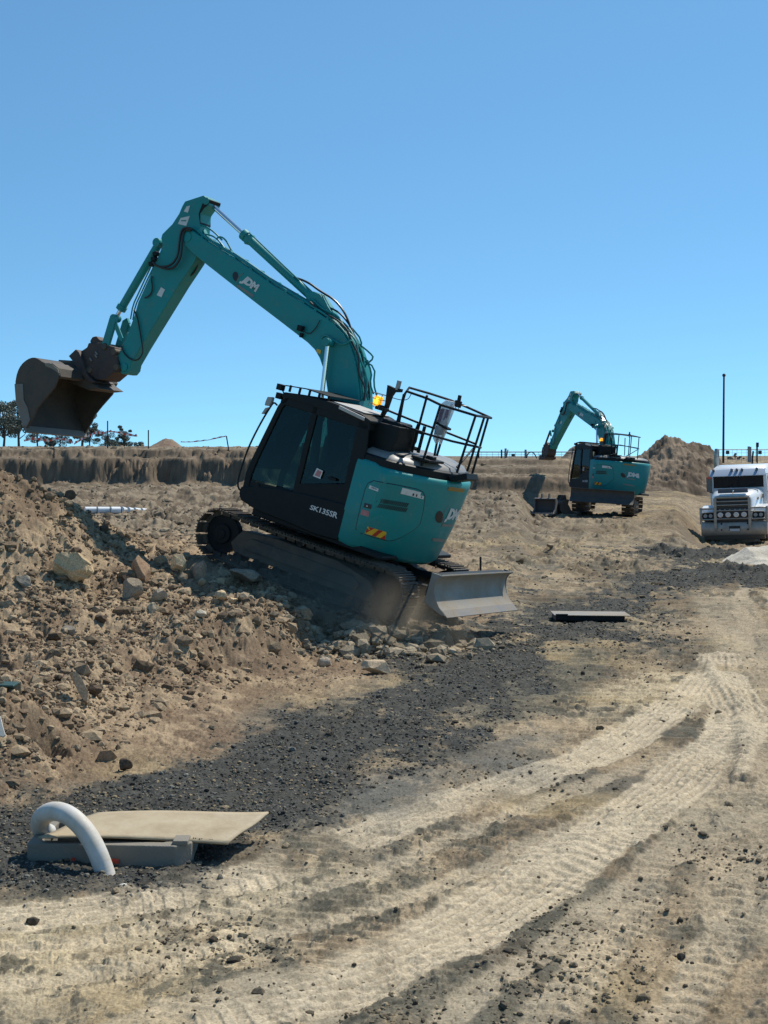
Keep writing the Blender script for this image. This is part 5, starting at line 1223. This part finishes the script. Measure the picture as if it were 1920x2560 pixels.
def plate():
    c = ghit(1475, 1549, 15); root = empty('steel_plate', c); tag(root, 'low steel lid plate lying on dark gravel right of the dozer blade', 'steel plate')
    MB().prism([(-.6, 0), (.52, 0), (.53, .075), (-.58, .09)], -.3, .3).build('plate_shadow_side', 'black', root, bevel=.01)  # black colour stands in for the shadow side under the lid
    MB().prism([(-.62, .092), (.62, .08), (.62, .092), (-.62, .105)], -.33, .33).build('plate_top', 'blade', root, bevel=.004)
    MB().box((-.5, -.31, .07), (.2, .04, .1)).build('side_lug', 'black', root, bevel=.008)
plate()
for i, (a, b, d_, nm) in enumerate([((1201, 1414), 1546, 25.3, 'black star picket standing behind the dozer blade')]):
    c = P(a[0], b, d_); t = P(a[0], a[1], d_); o = MB()
    for k in range(3): o.box((0, 0, (t.z - c.z) / 2), (.012, .034, t.z - c.z + .3), Matrix.Rotation(k * math.pi * 2 / 3, 3, 'Z'))
    o = o.build('star_picket', 'post'); o.location = c; tag(o, nm, 'picket')
# thin sheets of broken rubble and a torn strip near the rear corner
for i, (px, py, w_, h_, ry, lb) in enumerate([(1075, 1615, 95, 7, 28, 'long thin slanting slab lying in the shadow behind the track'), (1150, 1628, 70, 8, 18, 'thin slab next to the end of the machine shadow'), (1128, 1560, 40, 16, 8, 'pale block under the dozer blade')]):
    boulder(px, py, w_, h_, (.34, .27, .18), lb, 300 + i, 0, -ry, .25, d0=18, cat='slab', name='slab')

# white pipes on the far terrace
MAT['pipe_white'] = paint('white_pipe', (.75, .77, .76), .4)
for i, (x0, x1, lb) in enumerate([(212, 241, 'left'), (244, 274, 'middle'), (277, 301, 'right')]):
    a, b = P(x0, 1276, 52), P(x1, 1276, 52.15); c = (a + b) / 2
    o = MB().cyl(a - c, b - c, .125, n=20).build('white_pipe', 'pipe_white', None, bevel=.01); o.location = c
    MB().cyl((b - c) * .96, (b - c) * 1.10, .129, n=16).build('socket', 'black', o)
    tag(o, lb + ' of three thick white pipes lying end to end beyond the heap', 'pipe', 'white pipes beyond the heap')
for i, (x0, x1) in enumerate([(304, 316), (320, 332), (336, 350), (354, 366), (369, 376)]):
    a, b = P(x0, 1273 + i * .6, 53 + i), P(x1, 1273 + i * .6, 53.4 + i); c = (a + b) / 2
    o = MB().cyl(a - c, b - c, .10 - .01 * i, .05, n=16).build('pipe_spigot', 'pipe_white', None, bevel=.008); o.location = c
    tag(o, ('first', 'second', 'third', 'fourth', 'last')[i] + ' of five short tapered pipe ends right of the thick white pipes', 'pipe', 'short white pipe ends')
tb = MB().box((0, 0, 0), (1.15, .3, .1)).build('timber_bearer', 'post', None, bevel=.01); tb.location = P(262, 1291, 51.6); tag(tb, 'dark timber bearer under the thick white pipes', 'bearer')

# spare buckets beside the distant excavator
def spare(px, py, d, w_, h_, rz, mat, label):
    c = P(px, py, d); root = empty('spare_bucket', c, Matrix.Rotation(math.radians(rz), 3, 'Z')); tag(root, label, 'bucket', 'spare buckets beside the distant excavator')
    pr_ = [(-.45, 0), (.3, 0), (.48, .12), (.52, .35), (.42, .6), (.2, .74), (.0, .72), (.06, .5), (-.1, .2)]; pr_ = [(x * h_, z * h_) for x, z in pr_]
    out = pr_[:7]; inn_ = [(x * .9 - .01, z * .88 + .04) for x, z in out]
    MB().prism(out + inn_[::-1], -w_ / 2, w_ / 2).build('shell', mat, root, bevel=.01)
    for s in (-1, 1): MB().prism(pr_, s * w_ / 2 - .02, s * w_ / 2 + .02).build('side_plate', mat, root, bevel=.005)
    for s in (-.15, .15): MB().prism([(.0, .7 * h_), (.3, .7 * h_), (.22, .95 * h_), (.05, .95 * h_)], s - .02, s + .02).build('ear', mat, root, bevel=.005)
MAT['oldbucket'] = paint('old_bucket_steel', (.10, .105, .11), .6, .1, dirt=(.2, .17, .13), dirt_amt=.6, scale=3)
spare(1362, 1284, 61.0, .85, .85, 70, 'oldbucket', 'dark grey spare bucket lying left of the distant excavator')
spare(1412, 1284, 61.5, .75, .8, 200, 'bucket', 'brown spare bucket between the grey one and the distant excavator')

# ------------------------------------------------------------ pole, pickets, tape, fences
pc = P(1808, 1168, 110); pt_ = P(1808, 940, 110)
pl = empty('tall_pole', pc); tag(pl, 'tall thin dark pole rising behind the truck', 'pole')
MB().cyl((0, 0, -.6), (0, 0, pt_.z - pc.z), .085, .065, n=12).build('pole_shaft', 'post', pl); MB().ball((0, 0, pt_.z - pc.z + .05), .13).build('pole_cap', 'post', pl)
for i, (x0, y0, x1, y1, lb) in enumerate([(269, 1052, 269, 1124, 'picket standing among the far trees left of the little mound'), (371, 1075, 371, 1122, 'picket at the left foot of the little mound on the far embankment'),
        (566, 1090, 574, 1138, 'leaning picket on the far embankment just left of the near cab'), (135, 1118, 135, 1146, 'short stake on the face of the far embankment')]):
    d = 70.0 if i < 3 else 68.0; a, b = P(x0, y0, d), P(x1, y1, d); o = MB().cyl(Vector((0, 0, 0)), a - b, .03, n=6).build('star_picket', 'post'); o.location = b; tag(o, lb, 'picket', 'pickets on the far embankment')
MAT['tape_r'] = paint('red_tape', (.62, .10, .07), .6); MAT['tape_w'] = paint('white_tape', (.8, .78, .76), .6)
def tape(px, d, label, step=.14, w_=.07, rnd=5):
    r = random.Random(rnd); pts = smooth([P(a, b, d) for a, b in px], 2); root = empty('flagging_tape', pts[0]); tag(root, label, 'tape'); V_ = []; k = 0
    for a, b in zip(pts[:-1], pts[1:]):
        n = max(1, int((b - a).length / step))
        for i in range(n):
            p, q = a.lerp(b, i / n) - pts[0], a.lerp(b, (i + .8) / n) - pts[0]; t = r.uniform(-1, 1); h = Vector((0, math.sin(t * 2) * w_ * .4, w_ * (.4 + .6 * abs(math.cos(t * 2))))); k += 1
            V_ += [p, p + h]
    n_ = len(V_) // 2; o = MB().add(V_, [(2 * i, 2 * i + 2, 2 * i + 3, 2 * i + 1) for i in range(n_ - 1)]).build('ribbon', 'tape_r', root); o.data.materials.append(MAT['tape_w'])
    for i, pl_ in enumerate(o.data.polygons): pl_.material_index = i % 2
tape([(452, 1106), (480, 1106), (515, 1102), (545, 1096), (567, 1091)], 70, 'red and white flagging tape sagging from the leaning picket to the little mound')
tape([(185, 1112), (205, 1100), (222, 1092), (240, 1084), (262, 1086), (269, 1080), (290, 1082), (320, 1090), (345, 1092)], 70.5, 'bunched red and white flagging tape hanging in front of the far trees at left', .12, .14, 6)
tape([(60, 1104), (90, 1098), (120, 1106), (150, 1096), (185, 1110)], 70.7, 'tangled red and white flagging tape below the raised bucket', .12, .14, 7)

def mesh_fence(name, x0, x1, ytop, ybot, d, label, posts, nrail=6, d1=None):
    d1 = d1 or d; a, b = P(x0, ybot, d), P(x1, ybot, d1); at_, bt_ = P(x0, ytop, d), P(x1, ytop, d1); root = empty(name, a); tag(root, label, 'fence')
    m = MB()
    for k in range(nrail + 1):
        t = k / nrail; m.tube([a.lerp(at_, t) - a, b.lerp(bt_, t) - a], .012 if 0 < k < nrail else .035, 4)
    n = int((b - a).length / .35)
    for k in range(n + 1): t = k / n; m.tube([a.lerp(b, t) - a, at_.lerp(bt_, t) - a], .009, 4)
    m.build('wire_mesh', 'fence', root)
    for p in posts:
        t = (p[0] - x0) / (x1 - x0); q0, q1 = P(p[0], ybot + 4, d + (d1 - d) * t), P(p[0] + (p[3] if len(p) > 3 else 0), p[1], d + (d1 - d) * t); MB().cyl(q0 - a, q1 - a, p[2], n=8).build('fence_post', 'fence' if p[2] > .06 else 'post', root)
    return root
mesh_fence('wire_fence', 1160, 1475, 1130, 1150, 96, 'thin wire fence along the top of the far terraces left of the distant excavator', [(1197, 1126, .04), (1254, 1124, .05), (1264, 1121, .07), (1264, 1124, .03, 6), (1314, 1124, .07), (1350, 1136, .04), (1372, 1134, .04)], 3)
mesh_fence('wire_fence', 1796, 2040, 1124, 1172, 118, 'tall mesh fence with small signs behind the truck', [(1796, 1123, .07), (1872, 1116, .10), (1876, 1117, .08), (1892, 1108, .05), (1960, 1122, .07)], 6)
def sign(px, py, w_, h_, d, label, mat='mirror'):
    c = P(px, py, d - .06); s = d / FPX; root = empty('fence_sign', c); tag(root, label, 'sign')
    MB().box((0, 0, 0), (w_ * s, .02, h_ * s)).build('sign_board', mat, root, bevel=.004); MB().box((0, -.012, -.02 * h_ * s), (w_ * s * .8, .006, h_ * s * .55)).build('sign_print', 'decalblack', root)
MAT['bluegrey'] = paint('blue_grey_sign', (.06, .10, .13), .6)
sign(1819, 1131, 9, 9, 118, 'small dark square sign on the mesh fence right of the tall pole', 'bluegrey')
sign(1900, 1131, 9, 9, 118, 'small dark square sign on the mesh fence at the right edge', 'bluegrey')
sign(1283, 1138, 9, 7, 96, 'small red and blue sign on the fence left of the distant excavator', 'bluegrey')
o = MB().cyl((0, 0, -.5), (0, 0, P(1893, 1112, 100).z - P(1893, 1170, 100).z), .04, n=8).box((0, 0, P(1893, 1112, 100).z - P(1893, 1170, 100).z), (.16, .12, .3)).build('dark_post', 'post'); o.location = P(1893, 1170, 100); tag(o, 'thin dark post with a thicker head above the truck roof', 'post')
o = MB().tube([(0, 0, -.5), (0, 0, .5), (.05, 0, .9)], .06, 8).build('bent_post', 'post'); o.location = P(1881, 1162, 100); tag(o, 'short bent dark post above the truck roof', 'post')
o = MB().tube([(0, 0, 0), (.1, 0, .35), (.4, 0, .42), (.62, 0, .1), (.66, 0, -.1)], .035, 8, sm=2).build('bent_hose', 'post'); o.location = P(1316, 1146, 95); tag(o, 'bent dark hose arching beside a fence post on the far terrace', 'hose')
o = MB().cyl((0, 0, 0), (0, 0, .42), .03, n=6).build('stake', 'fence'); o.location = P(1352, 1162, 84); tag(o, 'left of two short stakes on the far terrace below the distant arm', 'stake', 'stakes on the far terrace')
o2 = o.copy(); COL.objects.link(o2); o2.location = P(1361, 1200, 72); tag(o2, 'lower right stake on the far terrace', 'stake', 'stakes on the far terrace')

# ------------------------------------------------------------ trees
def leafmat():
    m, t, b = NEWMAT('eucalypt_leaves'); b.inputs['Roughness'].default_value = .6
    oi = t.nodes.new('ShaderNodeTexCoord'); n = t.nodes.new('ShaderNodeTexNoise'); n.inputs['Scale'].default_value = 1.3; n.inputs['Detail'].default_value = 4; t.links.new(oi.outputs['Object'], n.inputs['Vector'])
    r = t.nodes.new('ShaderNodeValToRGB'); r.color_ramp.elements[0].position = .3; r.color_ramp.elements[0].color = (.07, .09, .075, 1); r.color_ramp.elements[1].position = .7; r.color_ramp.elements[1].color = (.16, .18, .135, 1)  # leaf greens paled with distance haze in the colour
    t.links.new(n.outputs[0], r.inputs[0]); t.links.new(r.outputs[0], b.inputs['Base Color']); return m
MAT['leaf'] = leafmat(); MAT['bark'] = paint('grey_bark', (.10, .09, .08), .9)
def tree(px, pyb, pyt, d, spread, seed, label, low=.45, clumps=16, group=None, dens=170):
    r = np.random.default_rng(seed); c = P(px, pyb, d); H_ = P(px, pyt, d).z - c.z; s = d / FPX; W = spread * s; root = empty('eucalypt_tree', c); tag(root, label, 'tree', group)
    tk = MB(); top = Vector((r.uniform(-.1, .1) * W, 0, H_ * .8)); tk.tube([(0, 0, -.6), (r.uniform(-.05, .05) * W, 0, H_ * .3), top * .7, top], [.045 * H_ ** .8, .03 * H_ ** .8, .02 * H_ ** .8, .008 * H_], 7)
    V, F = [], []
    for k in range(clumps):
        z = H_ * r.uniform(low, 1.0); a = r.uniform(0, 2 * math.pi); wv = W * .5 * (1 - .45 * max(0, (z / H_ - .6) / .4)) * math.sqrt(r.uniform(.1, 1)); p = Vector((math.cos(a) * wv, math.sin(a) * wv, z))
        st = Vector((0, 0, H_ * r.uniform(.2, .6))); tk.tube([st, st.lerp(p, .6) + Vector((0, 0, -.03 * H_)), p], [.012 * H_, .008 * H_, .003 * H_], 5)
        rad = W * r.uniform(.09, .19) + .05
        for j in range(dens):
            q = r.normal(size=3); q /= np.linalg.norm(q); q *= rad * r.uniform(.3, 1) ** .5; q[2] *= .65; cc = np.array(p) + q; u = r.normal(size=3); u /= np.linalg.norm(u); v = np.cross(u, r.normal(size=3)); v /= np.linalg.norm(v); l_ = .05 + .012 * H_
            i0 = len(V); V += [tuple(cc + u * l_), tuple(cc + v * l_ * .45), tuple(cc - u * l_), tuple(cc - v * l_ * .45)]; F.append((i0, i0 + 1, i0 + 2, i0 + 3))
    tk.build('trunk', 'bark', root); me = bpy.data.meshes.new('crown'); me.from_pydata(V, [], F); me.materials.append(MAT['leaf']); o = bpy.data.objects.new('crown', me); COL.objects.link(o); o.parent = root
GT = 'eucalypts beyond the far embankment'
tree(8, 1122, 1008, 150, 95, 1, 'broad eucalypt at the left edge of the photo', .3, 30, GT)
tree(48, 1122, 1002, 155, 80, 2, 'eucalypt partly hidden by the left side of the raised bucket', .35, 28, GT)
tree(95, 1122, 1050, 150, 70, 3, 'low eucalypt directly below the raised bucket', .2, 20, GT)
tree(150, 1122, 1075, 150, 60, 4, 'low bushy eucalypt below the right half of the bucket', .15, 18, GT)
tree(205, 1122, 1005, 150, 62, 5, 'slender eucalypt just right of the raised bucket', .25, 26, GT)
tree(225, 1122, 1062, 145, 60, 6, 'short leafy eucalypt right of the slender one', .15, 18, GT)
tree(262, 1122, 1085, 145, 60, 7, 'low rounded shrub tree behind the picket', .1, 16, GT)
tree(310, 1122, 1063, 150, 44, 8, 'small eucalypt with a tufted top left of the little mound', .15, 16, GT)
tree(290, 1122, 1095, 150, 50, 9, 'low shrub tree between the picket and the tufted eucalypt', .1, 12, GT)
tree(345, 1122, 1106, 150, 40, 10, 'tiny shrub left of the little mound', .1, 8, GT)
GT2 = 'far trees behind the truck'
tree(1826, 1172, 1143, 200, 34, 11, 'far round tree behind the mesh fence right of the pole', .1, 14, GT2)
tree(1838, 1172, 1133, 200, 14, 12, 'far tree with a flat tuft behind the mesh fence', .75, 6, GT2, 60)
tree(1846, 1172, 1140, 200, 16, 13, 'far upright tree behind the mesh fence', .1, 10, GT2)
tree(1860, 1172, 1146, 200, 12, 14, 'far small tree in the middle of the mesh fence', .2, 8, GT2)
tree(1907, 1172, 1151, 200, 26, 15, 'far dark tree above the right end of the truck roof', .1, 12, GT2)

# ------------------------------------------------------------ truck
def truck():
    d = 58.5; s = d / FPX; gx = (1838 - 960) * s; gzt = EYE - (1358 - HOR) * s
    root = empty('tipper_truck', (gx, d, gzt), Matrix.Rotation(math.radians(-2.6), 3, 'Y') @ Matrix.Rotation(math.radians(-20), 3, 'Z'))
    tag(root, 'white long bonnet truck with a bull bar facing us at the right edge', 'truck')
    root.scale = (1, 1, .955)
    def Z(py): return (1358 - py) * s
    def X(px): return (px - 1838) * s
    def pt(nm, mb, mat, bev=.015, par=None, **k): return mb.build(nm, mat, par or root, bevel=bev, **k)
    # local: x right, y away from us, z up; bumper face at y = 0
    bump = pt('bumper', MB().prism([(-.02, .32), (-.06, .45), (-.05, .80), (.0, .87), (.35, .87), (.35, .32)], -1.25, 1.25, ax=0), 'alu', .02)
    for x, z in ((-.47, .80), (.53, .80), (-.47, .55), (.53, .55)): MB().cyl((x, -.07, z), (x, -.03, z), .035, n=10).build('bumper_bolt', 'black', bump)
    npq = MB().box((.03, -.065, .60), (.42, .01, .20)); pt('number_plate', npq, 'decalblack', .004, bump); MB().box((.03, -.073, .54), (.38, .006, .10)).build('plate_face', 'decal', bump)
    pt('lower_valance', MB().prism([(.0, .32), (.1, .14), (.4, .14), (.4, .32)], -1.15, 1.15, ax=0), 'steel', .02)
    bbo = pt('bull_bar', MB().cyl((-.68, -.13, 1.7), (.62, -.13, 1.7), .03, n=12), 'alu', .0)
    for x in (-.68, .62): MB().box((x, -.13, 1.22), (.11, .07, 1.24)).build('bull_bar_upright', 'alu', bbo, bevel=.015)
    hb_ = MB()
    for z, r in ((1.86, .045), (1.55, .03), (1.33, .03), (1.0, .03)): hb_.cyl((-.68, -.13, z), (.62, -.13, z), r, n=12)
    hb_.build('bull_bar_cross_tubes', 'alu', bbo)
    for sx, x0 in ((-1, -.68), (1, .62)):
        e = MB(); xo = sx * 1.25
        for z in (1.42, .98): e.tube([(x0, -.12, z), (xo * .92, -.08, z), (xo, .05, z - .02)], .035, 8, sm=1)
        e.tube([(xo, .03, 1.46), (xo, .0, 1.2), (xo, .0, .80)], .05, 8, sm=1); e.tube([(x0, -.12, 1.28), (xo * .9, -.06, 1.26)], .025, 8)
        e.build('bull_bar_wing', 'alu', bbo)
        hp_ = MB().box(((x0 + xo) / 2, .0, 1.13), (.44, .14, .24)); h = pt('headlight', hp_, 'black', .02)
        for dx in (-.1, .1): MB().cyl(((x0 + xo) / 2 + dx, -.09, 1.13), ((x0 + xo) / 2 + dx, -.06, 1.13), .075, n=16).build('lamp_lens', 'mirror', h)
    # grille and driving lights
    gr = pt('grille', MB().box((-.03, .0, 1.36), (1.2, .1, .98)), 'decalblack', .01)
    sl_ = MB()
    for k in range(11): sl_.box((-.03, -.055, .95 + k * .075), (1.14, .02, .016))
    sl_.build('grille_slats', 'steel', gr); pt('grille_surround', MB().box((-.03, -.02, 1.86), (1.30, .12, .12)).box((-.66, -.02, 1.40), (.08, .1, .9)).box((.60, -.02, 1.40), (.08, .1, .9)), 'alu', .012, gr)
    pt('light_panel', MB().box((-.03, -.09, 1.17), (1.2, .04, .28)), 'decalblack', .01, gr)
    for px in (1807, 1826, 1846, 1865):
        l_ = MB().cyl((X(px), -.2, 1.16), (X(px), -.12, 1.16), .105, .09, n=20).build('driving_light', 'chrome', root, bevel=.008); MB().cyl((X(px), -.212, 1.16), (X(px), -.2, 1.16), .085, n=20).build('light_lens', 'decal', l_)
    for k in range(6): MB().ball((-.5 + k * .19, -.12, 1.36), .035, 8, 5).build('small_lamp', 'alu', gr)
    # bonnet
    def sec_(y, w, zt, zb_): return [(-w, y, zb_), (-w - .02, y, zt - .22), (-w + .08, y, zt - .06), (-w + .25, y, zt), (w - .25 - .06, y, zt), (w - .14, y, zt - .06), (w - .04, y, zt - .22), (w - .06, y, zb_)]
    bon = pt('bonnet', MB().loft([sec_(.03, .72, 1.93, 1.0), sec_(.12, .76, 2.0, 1.0), sec_(.9, .9, 2.10, 1.0), sec_(1.8, 1.02, 2.16, 1.0)]), 'white', .02, ang=50)
    MAT['shadeblue'] = paint('shade_blue_grey', (.10, .13, .17), .4)  # blue grey shade of the truck front put into the colour
    pt('bug_deflector', MB().prism([(.10, 2.02), (.02, 2.20), (.04, 2.21), (.14, 2.04)], -.58, .56, ax=0), 'shadeblue', .006, bon); MB().cyl((0, .0, 1.97), (0, -.02, 2.10), .02, n=8).ball((0, -.02, 2.11), .035).build('bonnet_ornament', 'chrome', bon)
    MB().box((.86, .8, 1.76), (.02, .3, .1)).build('bonnet_badge', 'steel', bon); MB().box((.98, 1.4, 1.82), (.03, .28, .16)).build('bonnet_vent', 'decalblack', bon)
    for sx in (-1, 1):
        f_ = [(.12, 1.0), (.08, 1.22), (.2, 1.40), (.5, 1.50), (.9, 1.52), (1.3, 1.4), (1.55, 1.1), (1.6, .8), (1.5, .8), (1.4, 1.05), (1.15, 1.3), (.85, 1.38), (.5, 1.3), (.3, 1.05)]
        a, b = (sx * .78, sx * 1.24); pt('mudguard', MB().prism(f_, min(a, b), max(a, b), ax=0), 'white', .03)
        a, b = sx * .88, sx * 1.2; w_ = MB().cyl((a, .85, .52), (b, .85, .52), .52, n=30); wh = pt('wheel', w_, 'rubber', .04); MB().cyl((sx * 1.17, .85, .52), (sx * 1.22, .85, .52), .28, n=20).build('rim', 'alu', wh, bevel=.01)
    # cab
    yc = 1.85; cabm = MB().loft([[(-1.1, y, .9), (-1.12, y, 2.0), (-1.08, y, z1), (-.95, y, z2), (.95, y, z2), (1.08, y, z1), (1.12, y, 2.0), (1.1, y, .9)] for y, z1, z2 in ((yc, 2.72, 2.84), (yc + .2, 2.9, 3.02), (yc + 1.2, 2.98, 3.1), (yc + 2.2, 2.98, 3.1))])
    cb = pt('cab', cabm, 'white', .03, ang=50)
    MAT['truckglass'] = paint('dark_windscreen', (.004, .009, .014), .2, spec=.25)
    MB().box((0, yc - .012, 2.43), (1.98, .03, .50)).build('windscreen', 'truckglass', cb, bevel=.03)
    MB().box((0, yc - .035, 2.43), (.04, .02, .5)).build('screen_divider', 'black', cb); MB().tube([(-.5, yc - .05, 2.19), (-.2, yc - .05, 2.32)], .012, 5).tube([(.3, yc - .05, 2.19), (.6, yc - .05, 2.32)], .012, 5).build('wiper', 'black', cb)
    for sx in (-1, 1): MB().box((sx * 1.12, yc + .8, 2.42), (.02, .8, .45)).build('side_window', 'truckglass', cb, bevel=.02); MB().tube([(sx * 1.0, yc - .02, 2.2), (sx * 1.0, yc - .02, 2.7)], .03, 6).build('pillar', 'white', cb)
    MAT['visor'] = paint('pale_visor', (.30, .36, .44), .35)  # visor colour includes the bluish shade on the truck front
    pt('sun_visor', MB().prism([(yc - .35, 2.66), (yc - .38, 2.68), (yc - .1, 2.92), (yc - .02, 2.95), (yc - .02, 2.90)], -1.08, 1.08, ax=0), 'visor', .008, cb)
    for x in (-.93, -.22, -.02, .18, .75): MB().box((x, yc - .16, 2.93), (.1, .12, .06)).ball((x, yc - .22, 2.94), .05, 8, 6).build('marker_light', 'shadeblue', cb)
    st_ = X(1788); ex = MB(); ex.cyl((st_ - .32, yc + 1.9, 1.0), (st_ - .32, yc + 1.9, 3.45), .10, n=16).tube([(st_ - .32, yc + 1.9, 3.4), (st_ - .32, yc + 1.9, 3.6), (st_ - .30, yc + 2.0, 3.78)], .085, 12, sm=1); ex.build('exhaust_stack', 'alu', root)
    mr = pt('side_mirror', MB().box((X(1764), yc - .1, 2.35), (.20, .08, .62)), 'steel', .03); MB().box((X(1764), yc - .14, 2.62), (.16, .02, .09)).build('mirror_red_reflection', 'tape_r', mr, bevel=.01)  # the red piece is a reflection in the mirror, painted on
    MB().tube([(X(1764), yc - .06, 2.02), (X(1775), yc, 1.98), (-1.08, yc + .1, 1.98)], .018, 6).tube([(X(1764), yc - .06, 2.68), (-1.08, yc + .1, 2.7)], .018, 6).build('mirror_arm', 'black', mr)
    mr2 = pt('side_mirror', MB().box((1.36, yc - .1, 2.35), (.20, .08, .62)), 'steel', .03); MB().tube([(1.36, yc - .06, 2.02), (1.08, yc + .1, 1.98)], .018, 6).tube([(1.36, yc - .06, 2.68), (1.08, yc + .1, 2.7)], .018, 6).build('mirror_arm', 'black', mr2)
    # chassis, rear wheels and tipping body
    pt('chassis', MB().box((-.4, 4.5, .75), (.12, 8, .28)).box((.4, 4.5, .75), (.12, 8, .28)), 'black', .01)
    pt('radiator_block', MB().box((0, .6, .75), (1.3, 1.0, .8)), 'decalblack', .02); pt('front_axle', MB().box((0, .85, .5), (1.9, .14, .14)), 'black', .01); MB().cyl((-1.0, 3.3, .62), (-1.0, 4.6, .62), .3, n=20).build('fuel_tank', 'alu', root, bevel=.02)
    for y in (5.6, 6.9):
        for sx in (-1, 1): wh = pt('wheel', MB().cyl((sx * .68, y, .52), (sx * 1.22, y, .52), .52, n=28), 'rubber', .04); MB().cyl((sx * 1.19, y, .52), (sx * 1.24, y, .52), .26, n=18).build('rim', 'alu', wh)
    pt('tipping_body', MB().loft([[(-1.15, y, 1.05), (-1.2, y, 2.3), (1.2, y, 2.3), (1.15, y, 1.05)] for y in (4.4, 8.4)]), 'steel', .03)
truck()

# ------------------------------------------------------------ dust hanging round the tracks
def dust():
    m = bpy.data.materials.new('dust_air'); m.use_nodes = True; t = m.node_tree; t.nodes.clear()
    o = t.nodes.new('ShaderNodeOutputMaterial'); v = t.nodes.new('ShaderNodeVolumePrincipled'); v.inputs['Color'].default_value = (.80, .70, .54, 1); v.inputs['Anisotropy'].default_value = .2
    tc = t.nodes.new('ShaderNodeTexCoord'); n = t.nodes.new('ShaderNodeTexNoise'); n.inputs['Scale'].default_value = 1.1; n.inputs['Detail'].default_value = 4; n.inputs['Roughness'].default_value = .55; t.links.new(tc.outputs['Object'], n.inputs['Vector'])
    r = t.nodes.new('ShaderNodeMapRange'); r.inputs[1].default_value = .28; r.inputs[2].default_value = .80; r.inputs[3].default_value = 0; r.inputs[4].default_value = DUSTD; t.links.new(n.outputs[0], r.inputs[0])
    ln_ = t.nodes.new('ShaderNodeVectorMath'); ln_.operation = 'LENGTH'; sc_ = t.nodes.new('ShaderNodeVectorMath'); sc_.operation = 'MULTIPLY'; sc_.inputs[1].default_value = (1 / 2.3, 1 / 1.0, 1 / .85); t.links.new(tc.outputs['Object'], sc_.inputs[0]); t.links.new(sc_.outputs[0], ln_.inputs[0])
    f = t.nodes.new('ShaderNodeMapRange'); f.inputs[1].default_value = .25; f.inputs[2].default_value = .98; f.inputs[3].default_value = 1; f.inputs[4].default_value = 0; t.links.new(ln_.outputs['Value'], f.inputs[0])
    mu = t.nodes.new('ShaderNodeMath'); mu.operation = 'MULTIPLY'; t.links.new(r.outputs[0], mu.inputs[0]); t.links.new(f.outputs[0], mu.inputs[1]); t.links.new(mu.outputs[0], v.inputs['Density']); t.links.new(v.outputs[0], o.inputs['Volume'])
    for c, rz, nm in ((Vector((-.65, 21.75, .55)), -20, 'dust_cloud'),):
        ob = MB().ball((0, 0, 0), (2.3, 1.0, .85), 24, 14).build(nm, m); ob.location = c; ob.rotation_euler = (0, math.radians(12), math.radians(rz)); tag(ob, 'thin brown dust hanging round the tracks of the climbing excavator', 'dust', kind='stuff')
DUSTD = 2.1
dust()
